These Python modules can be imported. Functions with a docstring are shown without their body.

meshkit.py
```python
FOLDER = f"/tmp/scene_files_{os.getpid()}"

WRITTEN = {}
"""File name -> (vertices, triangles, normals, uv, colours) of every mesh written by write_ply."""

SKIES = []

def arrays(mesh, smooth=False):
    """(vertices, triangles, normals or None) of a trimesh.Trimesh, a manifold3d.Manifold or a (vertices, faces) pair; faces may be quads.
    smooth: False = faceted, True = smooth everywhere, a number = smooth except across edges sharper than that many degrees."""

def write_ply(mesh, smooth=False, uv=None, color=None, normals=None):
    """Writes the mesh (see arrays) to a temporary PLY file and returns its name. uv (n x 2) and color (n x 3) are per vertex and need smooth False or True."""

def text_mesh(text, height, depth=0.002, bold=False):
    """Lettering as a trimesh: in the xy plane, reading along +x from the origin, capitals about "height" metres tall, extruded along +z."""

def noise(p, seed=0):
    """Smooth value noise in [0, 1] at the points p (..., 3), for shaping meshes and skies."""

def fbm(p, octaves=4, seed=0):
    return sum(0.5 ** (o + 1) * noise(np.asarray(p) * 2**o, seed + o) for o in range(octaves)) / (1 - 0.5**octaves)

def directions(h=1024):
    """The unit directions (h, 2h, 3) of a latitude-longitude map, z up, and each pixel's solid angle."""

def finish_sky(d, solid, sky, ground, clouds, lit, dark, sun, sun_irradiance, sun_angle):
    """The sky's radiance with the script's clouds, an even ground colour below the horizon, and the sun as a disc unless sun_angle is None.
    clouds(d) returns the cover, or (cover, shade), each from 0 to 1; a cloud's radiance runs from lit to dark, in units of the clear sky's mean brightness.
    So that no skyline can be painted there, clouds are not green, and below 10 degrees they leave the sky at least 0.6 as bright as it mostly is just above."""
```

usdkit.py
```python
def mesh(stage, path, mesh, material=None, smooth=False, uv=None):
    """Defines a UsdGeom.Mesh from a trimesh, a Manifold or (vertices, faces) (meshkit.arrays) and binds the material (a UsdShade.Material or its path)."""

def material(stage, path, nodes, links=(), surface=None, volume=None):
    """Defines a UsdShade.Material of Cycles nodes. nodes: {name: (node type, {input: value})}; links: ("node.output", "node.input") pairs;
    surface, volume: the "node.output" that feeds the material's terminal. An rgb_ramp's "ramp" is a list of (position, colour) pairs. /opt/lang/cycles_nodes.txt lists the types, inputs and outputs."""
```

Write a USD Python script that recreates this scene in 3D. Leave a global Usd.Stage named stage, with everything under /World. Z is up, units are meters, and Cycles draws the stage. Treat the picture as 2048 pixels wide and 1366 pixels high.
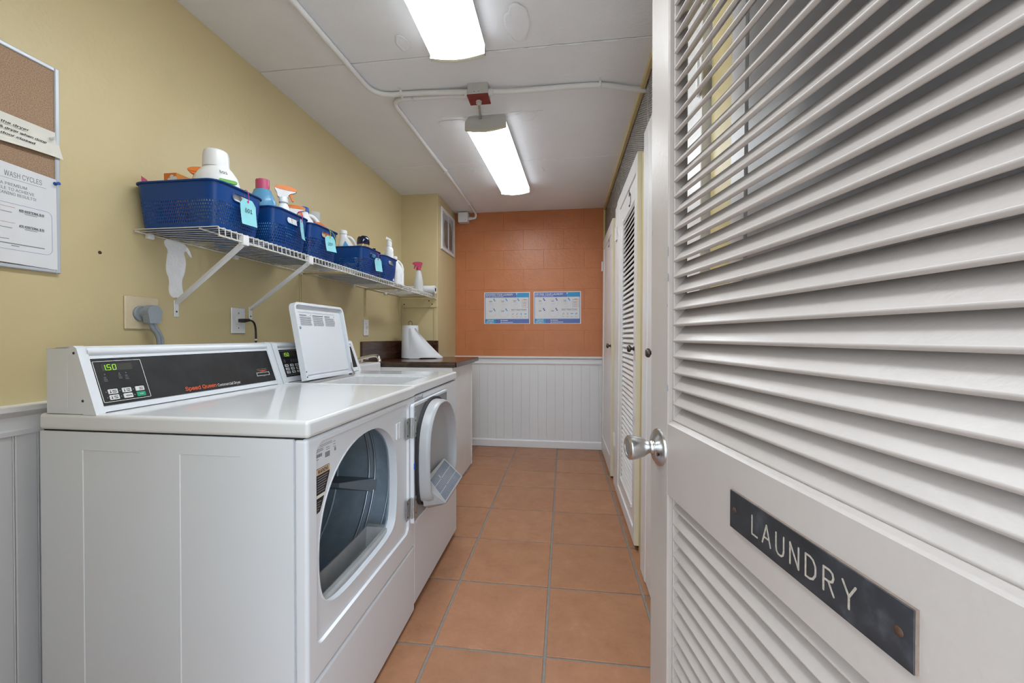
import math, random
import numpy as np
import trimesh
import manifold3d as m3
import shapely.geometry as sg
from shapely.ops import unary_union
from shapely import affinity
from pxr import Usd, UsdGeom, UsdLux, UsdShade, Gf, Sdf
import usdkit, meshkit

random.seed(7)
rng = np.random.default_rng(7)
stage = Usd.Stage.CreateInMemory()
UsdGeom.SetStageUpAxis(stage, UsdGeom.Tokens.z)
UsdGeom.SetStageMetersPerUnit(stage, 1.0)
UsdGeom.Xform.Define(stage, '/World')
UsdGeom.Scope.Define(stage, '/World/Looks')

# ------------------------------------------------------------------ camera, sky, exposure
F, YAW, PITCH, SHIFT = 800.2, 0.1296, -0.00867, -3.4
CAM = np.array([0.0, 0.0, 1.12])
cam = UsdGeom.Camera.Define(stage, '/World/Camera')
cam.CreateHorizontalApertureAttr(36.0)
cam.CreateVerticalApertureAttr(36.0 * 1366 / 2048)
cam.CreateFocalLengthAttr(36.0 * F / 2048)
cam.CreateVerticalApertureOffsetAttr(SHIFT * 36.0 / 2048)
cam.CreateClippingRangeAttr((0.02, 200))
cam.AddTranslateOp().Set(Gf.Vec3d(*CAM))
cam.AddRotateXYZOp().Set(Gf.Vec3f(90 + math.degrees(PITCH), 0, math.degrees(YAW)))
cam.CreateExposureAttr(0.16)
dome = UsdLux.DomeLight.Define(stage, '/World/DaylightSky')
dome.CreateIntensityAttr(1.25)
dome.CreateColorAttr(Gf.Vec3f(0.80, 0.90, 1.0))
LAMP = 18.0          # radiance of the fluorescent lenses


# ------------------------------------------------------------------ materials
def lin(c):
    return tuple((x / 12.92 if x <= 0.04045 else ((x + 0.055) / 1.055) ** 2.4) for x in c)


def paint(name, col, rough=0.5, var=0.0, scale=6.0, bump=0.0, bscale=120.0, metal=0.0, spec=0.5, coat=0.0, rnd=0.0, detail=3.0, aniso_scale=None):
    """Plain surface: base colour with gentle tonal mottling (noise), fine relief, optional per-object variation."""
    nodes = {'p': ('principled_bsdf', {'base_color': col, 'roughness': rough, 'metallic': metal, 'specular_ior_level': spec, 'coat_weight': coat})}
    links = []
    src = None
    if var > 0 or bump > 0:
        nodes['tc'] = ('texture_coordinate', {})
        vec = 'tc.object'
        if aniso_scale:
            nodes['mp'] = ('mapping', {'scale': aniso_scale})
            links.append(('tc.object', 'mp.vector'))
            vec = 'mp.vector'
    if var > 0:
        nodes['n'] = ('noise_texture', {'scale': scale, 'detail': detail, 'roughness': 0.6})
        nodes['r'] = ('rgb_ramp', {'ramp': [(0.25, tuple(max(0, x * (1 - var)) for x in col)), (0.75, tuple(min(1, x * (1 + var)) for x in col))]})
        links += [(vec, 'n.vector'), ('n.fac', 'r.fac')]
        src = 'r.color'
    if rnd > 0:
        nodes['oi'] = ('object_info', {})
        nodes['mr'] = ('map_range', {'value': 0.5, 'to_min': 1 - rnd, 'to_max': 1 + rnd})
        nodes['hs'] = ('hsv', {'color': col})
        links += [('oi.random', 'mr.value'), ('mr.result', 'hs.value')]
        if src:
            links.append((src, 'hs.color'))
        src = 'hs.color'
    if src:
        links.append((src, 'p.base_color'))
    if bump > 0:
        nodes['bn'] = ('noise_texture', {'scale': bscale, 'detail': 3.0, 'roughness': 0.55})
        nodes['b'] = ('bump', {'strength': bump, 'distance': 0.004})
        links += [(vec, 'bn.vector'), ('bn.fac', 'b.height'), ('b.normal', 'p.normal')]
    return usdkit.material(stage, '/World/Looks/' + name, nodes, links, surface='p.BSDF')


def emit(name, col, strength, base=(0.8, 0.8, 0.8)):
    return usdkit.material(stage, '/World/Looks/' + name, {'p': ('principled_bsdf', {'base_color': base, 'roughness': 0.5, 'emission_color': col, 'emission_strength': strength})}, [], surface='p.BSDF')


def ramp_mat(name, stops, scale, rough, detail=4.0, bump=0.0, aniso=None, rnd=0.0, metal=0.0, spec=0.5, nrough=0.6, distortion=0.0):
    nodes = {'tc': ('texture_coordinate', {}), 'mp': ('mapping', {'scale': aniso or (1, 1, 1)}),
             'n': ('noise_texture', {'scale': scale, 'detail': detail, 'roughness': nrough, 'distortion': distortion}),
             'r': ('rgb_ramp', {'ramp': stops}), 'p': ('principled_bsdf', {'roughness': rough, 'metallic': metal, 'specular_ior_level': spec})}
    links = [('tc.object', 'mp.vector'), ('mp.vector', 'n.vector'), ('n.fac', 'r.fac')]
    src = 'r.color'
    if rnd > 0:
        nodes['oi'] = ('object_info', {})
        nodes['mr'] = ('map_range', {'to_min': 1 - rnd, 'to_max': 1 + rnd})
        nodes['hs'] = ('hsv', {})
        links += [('oi.random', 'mr.value'), ('mr.result', 'hs.value'), (src, 'hs.color')]
        # move the pattern from piece to piece
        nodes['ad'] = ('vector_math', {'math_type': 'add'})
        nodes['ml'] = ('math', {'math_type': 'multiply', 'value2': 37.0})
        links = [l for l in links if l != ('mp.vector', 'n.vector')]
        links += [('oi.random', 'ml.value1'), ('mp.vector', 'ad.vector1'), ('ml.value', 'ad.vector2'), ('ad.vector', 'n.vector')]
        src = 'hs.color'
    links.append((src, 'p.base_color'))
    if bump > 0:
        nodes['b'] = ('bump', {'strength': bump, 'distance': 0.003})
        links += [('n.fac', 'b.height'), ('b.normal', 'p.normal')]
    return usdkit.material(stage, '/World/Looks/' + name, nodes, links, surface='p.BSDF')


YELLOW = (0.545, 0.450, 0.252)
M = {}
M['yellow'] = paint('yellow_wall_paint', YELLOW, 0.42, var=0.035, scale=2.2, bump=0.16, bscale=60, spec=0.4)
M['yellow_trim'] = paint('yellow_trim_paint', (0.56, 0.455, 0.215), 0.4, var=0.04, scale=9, bump=0.08, bscale=50)
M['cream'] = paint('cream_edge_paint', (0.72, 0.66, 0.50), 0.45, var=0.04, scale=9)
M['plate_cream'] = paint('yellowed_plate', (0.60, 0.50, 0.345), 0.4, var=0.05, scale=30)
M['orange'] = paint('orange_block_paint', (0.50, 0.180, 0.072), 0.36, var=0.07, scale=9, bump=0.42, bscale=45, spec=0.4, rnd=0.008)
M['ceiling'] = paint('ceiling_paint', (0.80, 0.815, 0.85), 0.6, var=0.03, scale=3, bump=0.25, bscale=90)
M['ceiling_dark'] = paint('ceiling_joint', (0.42, 0.42, 0.42), 0.8)
M['white_trim'] = paint('white_trim_paint', (0.70, 0.70, 0.72), 0.32, var=0.02, scale=8)
M['white_panel'] = paint('white_beadboard_paint', (0.68, 0.685, 0.70), 0.38, var=0.03, scale=5, bump=0.10, bscale=30, aniso_scale=(1, 1, 0.08))
M['white_closet'] = paint('white_closet_paint', (0.74, 0.73, 0.73), 0.34, var=0.03, scale=7, bump=0.06, bscale=40)
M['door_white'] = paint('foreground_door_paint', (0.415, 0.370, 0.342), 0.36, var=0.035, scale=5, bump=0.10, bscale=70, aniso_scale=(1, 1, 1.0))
M['appliance'] = paint('white_enamel', (0.68, 0.71, 0.755), 0.22, var=0.012, scale=3, spec=0.5)
M['appliance_top'] = paint('glossy_white_enamel', (0.68, 0.69, 0.70), 0.10, spec=0.6)
M['appliance_body'] = paint('white_enamel_side', (0.66, 0.69, 0.73), 0.30, var=0.02, scale=2.5)
M['black_panel'] = paint('black_control_panel', (0.016, 0.017, 0.019), 0.32, var=0.5, scale=14)
M['black_plastic'] = paint('black_plastic', (0.012, 0.012, 0.013), 0.45)
M['dark_gap'] = paint('dark_gap', (0.02, 0.02, 0.02), 0.9)
M['display_glass'] = paint('display_window', (0.045, 0.044, 0.038), 0.3)
M['button'] = paint('pale_button', (0.62, 0.62, 0.62), 0.4)
M['button_green'] = paint('green_button', (0.01, 0.30, 0.15), 0.4)
M['print_white'] = paint('white_print', (0.62, 0.62, 0.62), 0.5)
M['print_grey'] = paint('grey_print', (0.22, 0.22, 0.24), 0.6)
M['print_dark'] = paint('dark_print', (0.03, 0.03, 0.035), 0.6)
M['print_orange'] = paint('orange_print', (0.60, 0.09, 0.03), 0.5)
M['print_red'] = paint('red_print', (0.42, 0.14, 0.13), 0.6)
M['digits'] = emit('green_led_digits', (0.45, 1.0, 0.02), 0.55, (0.1, 0.3, 0.02))
M['drum'] = paint('galvanised_drum', (0.40, 0.49, 0.57), 0.42, var=0.13, scale=26, metal=0.55, bump=0.05, bscale=200)
M['drum_rib'] = paint('bright_drum_rib', (0.42, 0.47, 0.52), 0.30, metal=0.8)
M['baffle'] = paint('grey_baffle', (0.17, 0.19, 0.22), 0.5)
M['grey_plastic'] = paint('grey_door_liner', (0.27, 0.28, 0.29), 0.38, var=0.02, scale=6)
M['grey_light'] = paint('light_grey_plastic', (0.40, 0.41, 0.43), 0.35)
M['grey_tray'] = paint('grey_lint_tray', (0.36, 0.365, 0.37), 0.5, var=0.1, scale=20)
M['grille_hole'] = paint('grille_slot', (0.16, 0.20, 0.26), 0.6)
M['rubber'] = paint('black_rubber', (0.02, 0.021, 0.024), 0.5)
M['steel'] = paint('steel_hinge', (0.48, 0.48, 0.47), 0.38, metal=0.85, var=0.08, scale=60)
M['chrome'] = paint('chrome', (0.75, 0.75, 0.76), 0.08, metal=1.0)
M['satin'] = paint('satin_chrome', (0.60, 0.60, 0.60), 0.24, metal=1.0, var=0.05, scale=50)
M['bronze'] = paint('dark_bronze_knob', (0.075, 0.066, 0.052), 0.36, metal=0.6)
M['screw'] = paint('dark_screw', (0.05, 0.05, 0.055), 0.4, metal=0.6)
M['rust'] = paint('rusty_screw', (0.07, 0.034, 0.020), 0.6, metal=0.3, var=0.3, scale=300)
M['white_plastic'] = paint('white_plastic', (0.70, 0.70, 0.71), 0.3)
M['bright_plastic'] = paint('white_bottle_plastic', (0.74, 0.75, 0.76), 0.3)
M['wire'] = paint('white_coated_wire', (0.60, 0.585, 0.55), 0.4, var=0.12, scale=40)
M['spackle'] = paint('white_spackle', (0.92, 0.92, 0.94), 0.7, bump=0.5, bscale=90, var=0.04, scale=30)
M['navy'] = paint('navy_basket_plastic', (0.004, 0.046, 0.20), 0.34, spec=0.3)
M['tag'] = paint('light_blue_card', (0.22, 0.56, 0.62), 0.6, var=0.05, scale=30)
M['pink'] = paint('pink_string', (0.62, 0.04, 0.22), 0.6)
M['lime'] = paint('lime_string', (0.36, 0.52, 0.06), 0.6)
M['ink'] = paint('black_ink', (0.01, 0.01, 0.015), 0.6)
M['orange_plastic'] = paint('orange_plastic', (0.72, 0.20, 0.035), 0.35)
M['orange_card'] = paint('orange_carton', (0.66, 0.16, 0.025), 0.5)
M['orange_card_light'] = paint('light_orange_carton', (0.70, 0.28, 0.05), 0.5)
M['red_card'] = paint('red_carton', (0.50, 0.035, 0.025), 0.5)
M['pink_plastic'] = paint('pink_cap', (0.50, 0.07, 0.16), 0.4)
M['blue_bottle'] = paint('light_blue_bottle', (0.10, 0.30, 0.50), 0.28)
M['blue_cap'] = paint('blue_cap', (0.012, 0.09, 0.36), 0.35)
M['blue_label'] = paint('sky_blue_label', (0.08, 0.33, 0.62), 0.45)
M['green_label'] = paint('green_label', (0.13, 0.36, 0.08), 0.45)
M['tan'] = paint('tan_plastic', (0.62, 0.45, 0.27), 0.5)
M['dark_navy'] = paint('glossy_navy_cap', (0.008, 0.010, 0.035), 0.08)
M['gold'] = paint('gold_band', (0.56, 0.42, 0.18), 0.28, metal=0.4)
M['crimson'] = paint('crimson_trigger', (0.42, 0.02, 0.09), 0.35)
M['paper'] = paint('white_paper', (0.66, 0.665, 0.69), 0.7, var=0.01, scale=20)
M['old_paper'] = paint('yellowed_paper', (0.66, 0.64, 0.58), 0.7, var=0.05, scale=12)
M['towel'] = paint('paper_towel', (0.70, 0.71, 0.745), 0.85, bump=0.12, bscale=220)
M['core'] = paint('cardboard_core', (0.06, 0.055, 0.05), 0.8)
M['alu'] = paint('aluminium_frame', (0.50, 0.53, 0.58), 0.42, metal=0.35)
M['plug_grey'] = paint('grey_plug', (0.25, 0.28, 0.31), 0.45)
M['cord_black'] = paint('black_cord', (0.012, 0.012, 0.013), 0.45)
M['conduit'] = paint('painted_conduit', (0.74, 0.74, 0.74), 0.42, var=0.03, scale=15)
M['red_cover'] = paint('red_painted_plate', (0.20, 0.022, 0.02), 0.45, var=0.25, scale=40)
M['box_paint'] = paint('painted_steel_box', (0.54, 0.53, 0.51), 0.5, var=0.06, scale=25)
M['endcap'] = paint('aged_white_endcap', (0.52, 0.51, 0.49), 0.45, var=0.03, scale=20)
M['endcap_rim'] = paint('cream_endcap_rim', (0.56, 0.52, 0.42), 0.45)
M['mesh'] = paint('galvanised_mesh', (0.50, 0.465, 0.43), 0.55, metal=0.15, var=0.3, scale=25)
M['closet_dark'] = paint('closet_interior', (0.20, 0.18, 0.16), 0.8, var=0.15, scale=4)
M['grout'] = paint('grey_grout', (0.235, 0.222, 0.205), 0.85, var=0.12, scale=60)
M['sign'] = ramp_mat('black_sign_plate', [(0.3, (0.012, 0.013, 0.015)), (0.58, (0.024, 0.026, 0.031)), (0.80, (0.062, 0.065, 0.074))], 26, 0.42, detail=5)
M['sign_core'] = paint('sign_engraving', (0.34, 0.30, 0.255), 0.7, var=0.25, scale=260)
M['sign_edge'] = paint('brown_sign_edge', (0.22, 0.16, 0.125), 0.7, var=0.2, scale=120)
M['concrete'] = paint('outside_concrete', (0.42, 0.41, 0.39), 0.9, var=0.1, scale=4)
M['lens'] = emit('fluorescent_lens', (0.90, 0.96, 1.0), LAMP, (0.8, 0.8, 0.8))
M['lens_side'] = emit('fluorescent_lens_side', (0.90, 0.96, 1.0), LAMP * 0.2, (0.8, 0.8, 0.8))
M['clear'] = usdkit.material(stage, '/World/Looks/clear_plastic', {'t': ('transparent_bsdf', {'color': (0.9, 0.91, 0.92)}), 'g': ('principled_bsdf', {'base_color': (0.7, 0.72, 0.74), 'roughness': 0.2}),
                             'm': ('mix_closure', {'fac': 0.4})}, [('t.BSDF', 'm.closure1'), ('g.BSDF', 'm.closure2')], surface='m.closure')
M['frosted'] = usdkit.material(stage, '/World/Looks/frosted_bottle', {'p': ('principled_bsdf', {'base_color': (0.74, 0.75, 0.76), 'roughness': 0.35}), 't': ('translucent_bsdf', {'color': (0.75, 0.76, 0.78)}),
                               'm': ('mix_closure', {'fac': 0.35})}, [('p.BSDF', 'm.closure1'), ('t.BSDF', 'm.closure2')], surface='m.closure')
M['tile'] = ramp_mat('terracotta_tile', [(0.22, (0.255, 0.118, 0.062)), (0.42, (0.350, 0.166, 0.088)), (0.60, (0.395, 0.195, 0.106)), (0.82, (0.50, 0.285, 0.18))], 9.0, 0.42, detail=11, bump=0.12, rnd=0.05, nrough=0.76, spec=0.35)
M['wood'] = ramp_mat('dark_wood', [(0.25, (0.022, 0.010, 0.007)), (0.5, (0.060, 0.026, 0.016)), (0.75, (0.125, 0.056, 0.034))], 7, 0.18, detail=6, aniso=(5, 0.6, 5), distortion=0.4)
M['wood_edge'] = ramp_mat('worn_wood_edge', [(0.3, (0.012, 0.010, 0.009)), (0.55, (0.06, 0.035, 0.022)), (0.8, (0.13, 0.085, 0.055))], 22, 0.5, detail=6, aniso=(1, 1, 2))
M['cork'] = ramp_mat('cork', [(0.3, (0.21, 0.130, 0.080)), (0.5, (0.33, 0.215, 0.137)), (0.72, (0.43, 0.305, 0.205))], 380, 0.85, detail=4, bump=0.25)
M['vent_dirt'] = ramp_mat('brown_vent_dirt', [(0.35, (0.10, 0.058, 0.022)), (0.5, (0.30, 0.19, 0.085)), (0.65, (0.42, 0.33, 0.22))], 22, 0.9, detail=6)
M['rust_filter'] = ramp_mat('rusty_vent_back', [(0.42, (0.10, 0.058, 0.026)), (0.54, (0.24, 0.15, 0.075)), (0.63, (0.56, 0.54, 0.53))], 5.5, 0.8, detail=6)
M['poster_head'] = ramp_mat('poster_header', [(0.46, (0.10, 0.15, 0.42)), (0.56, (0.03, 0.27, 0.55))], 2.4, 0.45, detail=0)
M['poster_cyan'] = paint('poster_cyan', (0.025, 0.27, 0.55), 0.45)
M['poster_blue'] = paint('poster_blue', (0.09, 0.15, 0.42), 0.45)

# ------------------------------------------------------------------ scene helpers
used = {}


def numbered(parent, name):
    k = used.setdefault(parent, {})
    n = k.get(name, 0)
    k[name] = n + 1
    return f'{parent}/{name}' if n == 0 else f'{parent}/{name}_{n:03d}'


class Thing:
    def __init__(self, path, loc):
        self.path, self.loc = path, np.asarray(loc, float)


def meta(prim, label=None, cat=None, group=None, kind=None):
    for k, v in (('label', label), ('category', cat), ('group', group), ('kind', kind)):
        if v:
            prim.SetCustomDataByKey(k, v)


def thing(name, label, cat, loc=(0, 0, 0), group=None, kind=None, rotz=0):
    path = numbered('/World', name)
    x = UsdGeom.Xform.Define(stage, path)
    x.AddTranslateOp().Set(Gf.Vec3d(*map(float, loc)))
    if rotz:
        x.AddRotateZOp().Set(float(rotz))
    meta(x.GetPrim(), label, cat, group, kind)
    return Thing(path, loc)


def part(parent, name, mesh, mat, smooth=False, label=None, kind=None):
    """A mesh given in world coordinates becomes a child of parent (a Thing: its part or sub-part)."""
    path = numbered(parent.path, name)
    if hasattr(mesh, 'to_mesh'):
        mm = mesh.to_mesh()
        mesh = trimesh.Trimesh(mm.vert_properties[:, :3], mm.tri_verts, process=False)
    if isinstance(mesh, (list, tuple)) and isinstance(mesh[0], trimesh.Trimesh):
        mesh = trimesh.util.concatenate(mesh)
    mesh = mesh.copy()
    mesh.apply_translation(-parent.loc)
    g = usdkit.mesh(stage, path, mesh, M[mat], smooth=smooth)
    meta(g.GetPrim(), label, None, None, kind)
    return Thing(path, parent.loc)


def single(name, label, cat, mesh, mat, smooth=False, group=None, kind=None, loc=(0, 0, 0)):
    t = thing(name, label, cat, loc, group, kind)
    return t, part(t, {'wall': 'plaster'}.get(name.split('_')[0], 'body'), mesh, mat, smooth)


def dup(src, loc, label, rotz=0):
    was = stage.GetPrimAtPath(src.path)
    cd = was.GetCustomData()
    t = thing(src.path.split('/')[-1].rsplit('_0', 1)[0], label, cd['category'], loc, cd.get('group'), rotz=rotz)
    p = stage.GetPrimAtPath(t.path)
    p.GetReferences().AddInternalReference(src.path)
    p.SetInstanceable(True)
    return t


# ------------------------------------------------------------------ shape helpers
def box(x0, x1, y0, y1, z0, z1, c=0.0):
    if c <= 0:
        m = trimesh.creation.box((x1 - x0, y1 - y0, z1 - z0))
        m.apply_translation(((x0 + x1) / 2, (y0 + y1) / 2, (z0 + z1) / 2))
        return m
    p = []
    for x, sx in ((x0, 1), (x1, -1)):
        for y, sy in ((y0, 1), (y1, -1)):
            for z, sz in ((z0, 1), (z1, -1)):
                p += [(x + sx * c, y + sy * c, z), (x + sx * c, y, z + sz * c), (x, y + sy * c, z + sz * c)]
    return trimesh.convex.convex_hull(np.array(p))


def rbox(x0, x1, y0, y1, z0, z1, r, sub=2):
    s = trimesh.creation.icosphere(subdivisions=sub, radius=r).vertices
    c = [(x, y, z) for x in (x0 + r, x1 - r) for y in (y0 + r, y1 - r) for z in (z0 + r, z1 - r)]
    return trimesh.convex.convex_hull(np.vstack([s + np.array(q) for q in c]))


def hull(pts):
    return trimesh.convex.convex_hull(np.array(pts, float))


def man(m):
    return m3.Manifold(m3.Mesh(np.asarray(m.vertices, np.float32), np.asarray(m.faces, np.uint32)))


def tri(m):
    q = m.to_mesh()
    return trimesh.Trimesh(q.vert_properties[:, :3], q.tri_verts, process=True)


def cut(a, *bs):
    r = man(a)
    for b in bs:
        r = r - man(b)
    return tri(r)


def extrude(poly, h):
    gs = getattr(poly, 'geoms', [poly])
    return trimesh.util.concatenate([trimesh.creation.extrude_polygon(g, h, engine='earcut') for g in gs if g.area > 0])


def onto(mesh, o, ex, ey):
    """Local x, y, z to world: origin o, directions ex, ey and their cross product."""
    ex, ey = np.asarray(ex, float), np.asarray(ey, float)
    ex /= np.linalg.norm(ex)
    ey /= np.linalg.norm(ey)
    T = np.eye(4)
    T[:3, 0], T[:3, 1], T[:3, 2], T[:3, 3] = ex, ey, np.cross(ex, ey), o
    m = mesh.copy()
    m.apply_transform(T)
    return m


def tube(pts, r, sides=8, close=False):
    p = np.asarray(pts, float)
    n = len(p)
    t = np.gradient(p, axis=0) if not close else (np.roll(p, -1, 0) - np.roll(p, 1, 0))
    t /= np.linalg.norm(t, axis=1, keepdims=True) + 1e-12
    ref = np.array([0, 0, 1.0]) if abs(t[0][2]) < 0.9 else np.array([1.0, 0, 0])
    A = []
    a = np.cross(t[0], ref)
    for i in range(n):
        a = a - t[i] * (a @ t[i])
        a /= np.linalg.norm(a) + 1e-12
        A.append(a.copy())
    A = np.array(A)
    B = np.cross(t, A)
    ang = np.arange(sides) * 2 * np.pi / sides
    rr = np.broadcast_to(r, (n,))[:, None, None]
    v = (p[:, None] + rr * (np.cos(ang)[None, :, None] * A[:, None] + np.sin(ang)[None, :, None] * B[:, None])).reshape(-1, 3)
    f = []
    m = n if close else n - 1
    for i in range(m):
        i2 = (i + 1) % n
        for j in range(sides):
            k = (j + 1) % sides
            f += [[i * sides + j, i * sides + k, i2 * sides + k], [i * sides + j, i2 * sides + k, i2 * sides + j]]
    v = list(v)
    if not close:
        for i, s in ((0, 1), (n - 1, -1)):
            v.append(p[i])
            c = len(v) - 1
            for j in range(sides):
                k = (j + 1) % sides
                f.append([c, i * sides + k, i * sides + j] if s == 1 else [c, i * sides + j, i * sides + k])
    return trimesh.Trimesh(np.array(v), np.array(f), process=False)


def smooth_path(pts, n=8):
    """Rounded polyline through control points (Catmull-Rom)."""
    p = np.asarray(pts, float)
    q = np.vstack([2 * p[0] - p[1], p, 2 * p[-1] - p[-2]])
    out = []
    for i in range(1, len(q) - 2):
        for k in range(n):
            u = k / n
            out.append(0.5 * (2 * q[i] + (q[i + 1] - q[i - 1]) * u + (2 * q[i - 1] - 5 * q[i] + 4 * q[i + 1] - q[i + 2]) * u ** 2 + (3 * q[i] - q[i - 1] - 3 * q[i + 1] + q[i + 2]) * u ** 3))
    out.append(p[-1])
    return np.array(out)


def fillet(pts, r, n=6):
    """Polyline with rounded corners of radius r."""
    p = [np.asarray(a, float) for a in pts]
    out = [p[0]]
    for a, b, c in zip(p, p[1:], p[2:]):
        u, w = (a - b), (c - b)
        d = min(r, np.linalg.norm(u) * 0.49, np.linalg.norm(w) * 0.49)
        s, e = b + u / np.linalg.norm(u) * d, b + w / np.linalg.norm(w) * d
        for k in range(n + 1):
            q = k / n
            out.append((1 - q) ** 2 * s + 2 * q * (1 - q) * b + q * q * e)
    out.append(p[-1])
    return np.array(out)


def lathe(profile, sections=28, sx=1.0, sy=1.0, at=(0, 0, 0)):
    m = trimesh.creation.revolve(np.array(profile, float), sections=sections)
    m.apply_scale((sx, sy, 1))
    m.apply_translation(at)
    return m


def rrect(x0, x1, y0, y1, r, q=5):
    return sg.box(x0 + r, y0 + r, x1 - r, y1 - r).buffer(r, quad_segs=q)


def chaikin(pts, n=2):
    p = np.asarray(pts, float)
    for _ in range(n):
        q = np.roll(p, -1, 0)
        p = np.stack([0.75 * p + 0.25 * q, 0.25 * p + 0.75 * q], 1).reshape(-1, 2)
    return p


def frame(x0, x1, y0, y1, w, h, r=0.0):
    """Flat rectangular ring in the local xy plane."""
    outer = rrect(x0, x1, y0, y1, r) if r else sg.box(x0, y0, x1, y1)
    inner = rrect(x0 + w, x1 - w, y0 + w, y1 - w, max(r - w, 1e-4)) if r else sg.box(x0 + w, y0 + w, x1 - w, y1 - w)
    return extrude(outer.difference(inner), h)


def strokes(polys, w, h):
    return extrude(unary_union([sg.LineString(p).buffer(w / 2, quad_segs=3) for p in polys]), h)


def text(s, height, depth=0.0004, bold=False, width=None):
    m = meshkit.text_mesh(s, height, depth, bold)
    if width:
        m.apply_scale((width / max(m.bounds[1][0], 1e-6), 1, 1))
    return m


def bars(x0, x1, y, n, dy, h, depth=0.0003, seed=0, ragged=0.25):
    """n lines of print too small to read, as thin flat bars going down from y."""
    r = random.Random(seed)
    return [box(x0, x1 - (x1 - x0) * ragged * r.random(), y - i * dy - h, y - i * dy, 0, depth) for i in range(n)]


def loft(rings, cap=True):
    """Closed rings with equal counts, joined in order."""
    n = len(rings[0])
    v = np.vstack(rings)
    f = []
    for i in range(len(rings) - 1):
        for j in range(n):
            k = (j + 1) % n
            f += [[i * n + j, i * n + k, (i + 1) * n + k], [i * n + j, (i + 1) * n + k, (i + 1) * n + j]]
    if cap:
        v = np.vstack([v, rings[0].mean(0), rings[-1].mean(0)])
        a, b = len(v) - 2, len(v) - 1
        for j in range(n):
            k = (j + 1) % n
            f += [[a, k, j], [b, (len(rings) - 1) * n + j, (len(rings) - 1) * n + k]]
    m = trimesh.Trimesh(v, np.array(f), process=False)
    if m.volume < 0:
        m.invert()
    return m


def move(m, d):
    m = m.copy()
    m.apply_translation(d)
    return m


# ------------------------------------------------------------------ the room
XL, YB, ZC, XR, YF = -1.45, 4.03, 2.385, 0.385, 0.12      # left wall, back wall, ceiling, closet face, front wall
XCH, YCH = -1.115, 3.44                                   # the boxed-out chase in the far left corner

fl = thing('floor', 'terracotta square floor tiles with grey grout lines', 'floor', kind='structure')
part(fl, 'grout', box(XL - 0.02, 1.12, -0.06, YB + 0.02, -0.06, -0.004), 'grout')
xs = [-1.69, -1.284, -0.878, -0.472, -0.066, 0.34, 0.746, 1.12]
ys = [-0.168, 0.222, 0.612, 1.002, 1.392, 1.781, 2.170, 2.563, 2.955, 3.310, 3.660, 4.04]
for i in range(len(xs) - 1):
    for j in range(len(ys) - 1):
        x0, x1 = max(xs[i] + 0.0048, XL - 0.02), min(xs[i + 1] - 0.0048, 1.12)
        y0, y1 = max(ys[j] + 0.0048, -0.05), min(ys[j + 1] - 0.0048, YB + 0.01)
        dz = rng.uniform(-0.0007, 0.0004)
        part(fl, 'tile', box(x0, x1, y0, y1, -0.03, dz, 0.0018), 'tile')

ce = thing('ceiling', 'white painted slab ceiling with seams and blistered paint', 'ceiling', kind='structure')
part(ce, 'slab', box(XL - 0.1, 1.15, -0.08, YB + 0.1, ZC + 0.006, ZC + 0.1), 'ceiling_dark')
for y0, y1 in ((-0.08, 1.757), (1.7615, 2.878), (2.8805, YB + 0.1)):
    part(ce, 'ceiling_panel', box(XL - 0.1, 1.15, y0, y1, ZC + rng.uniform(0, 0.0008), ZC + 0.05, 0.002), 'ceiling')


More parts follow.
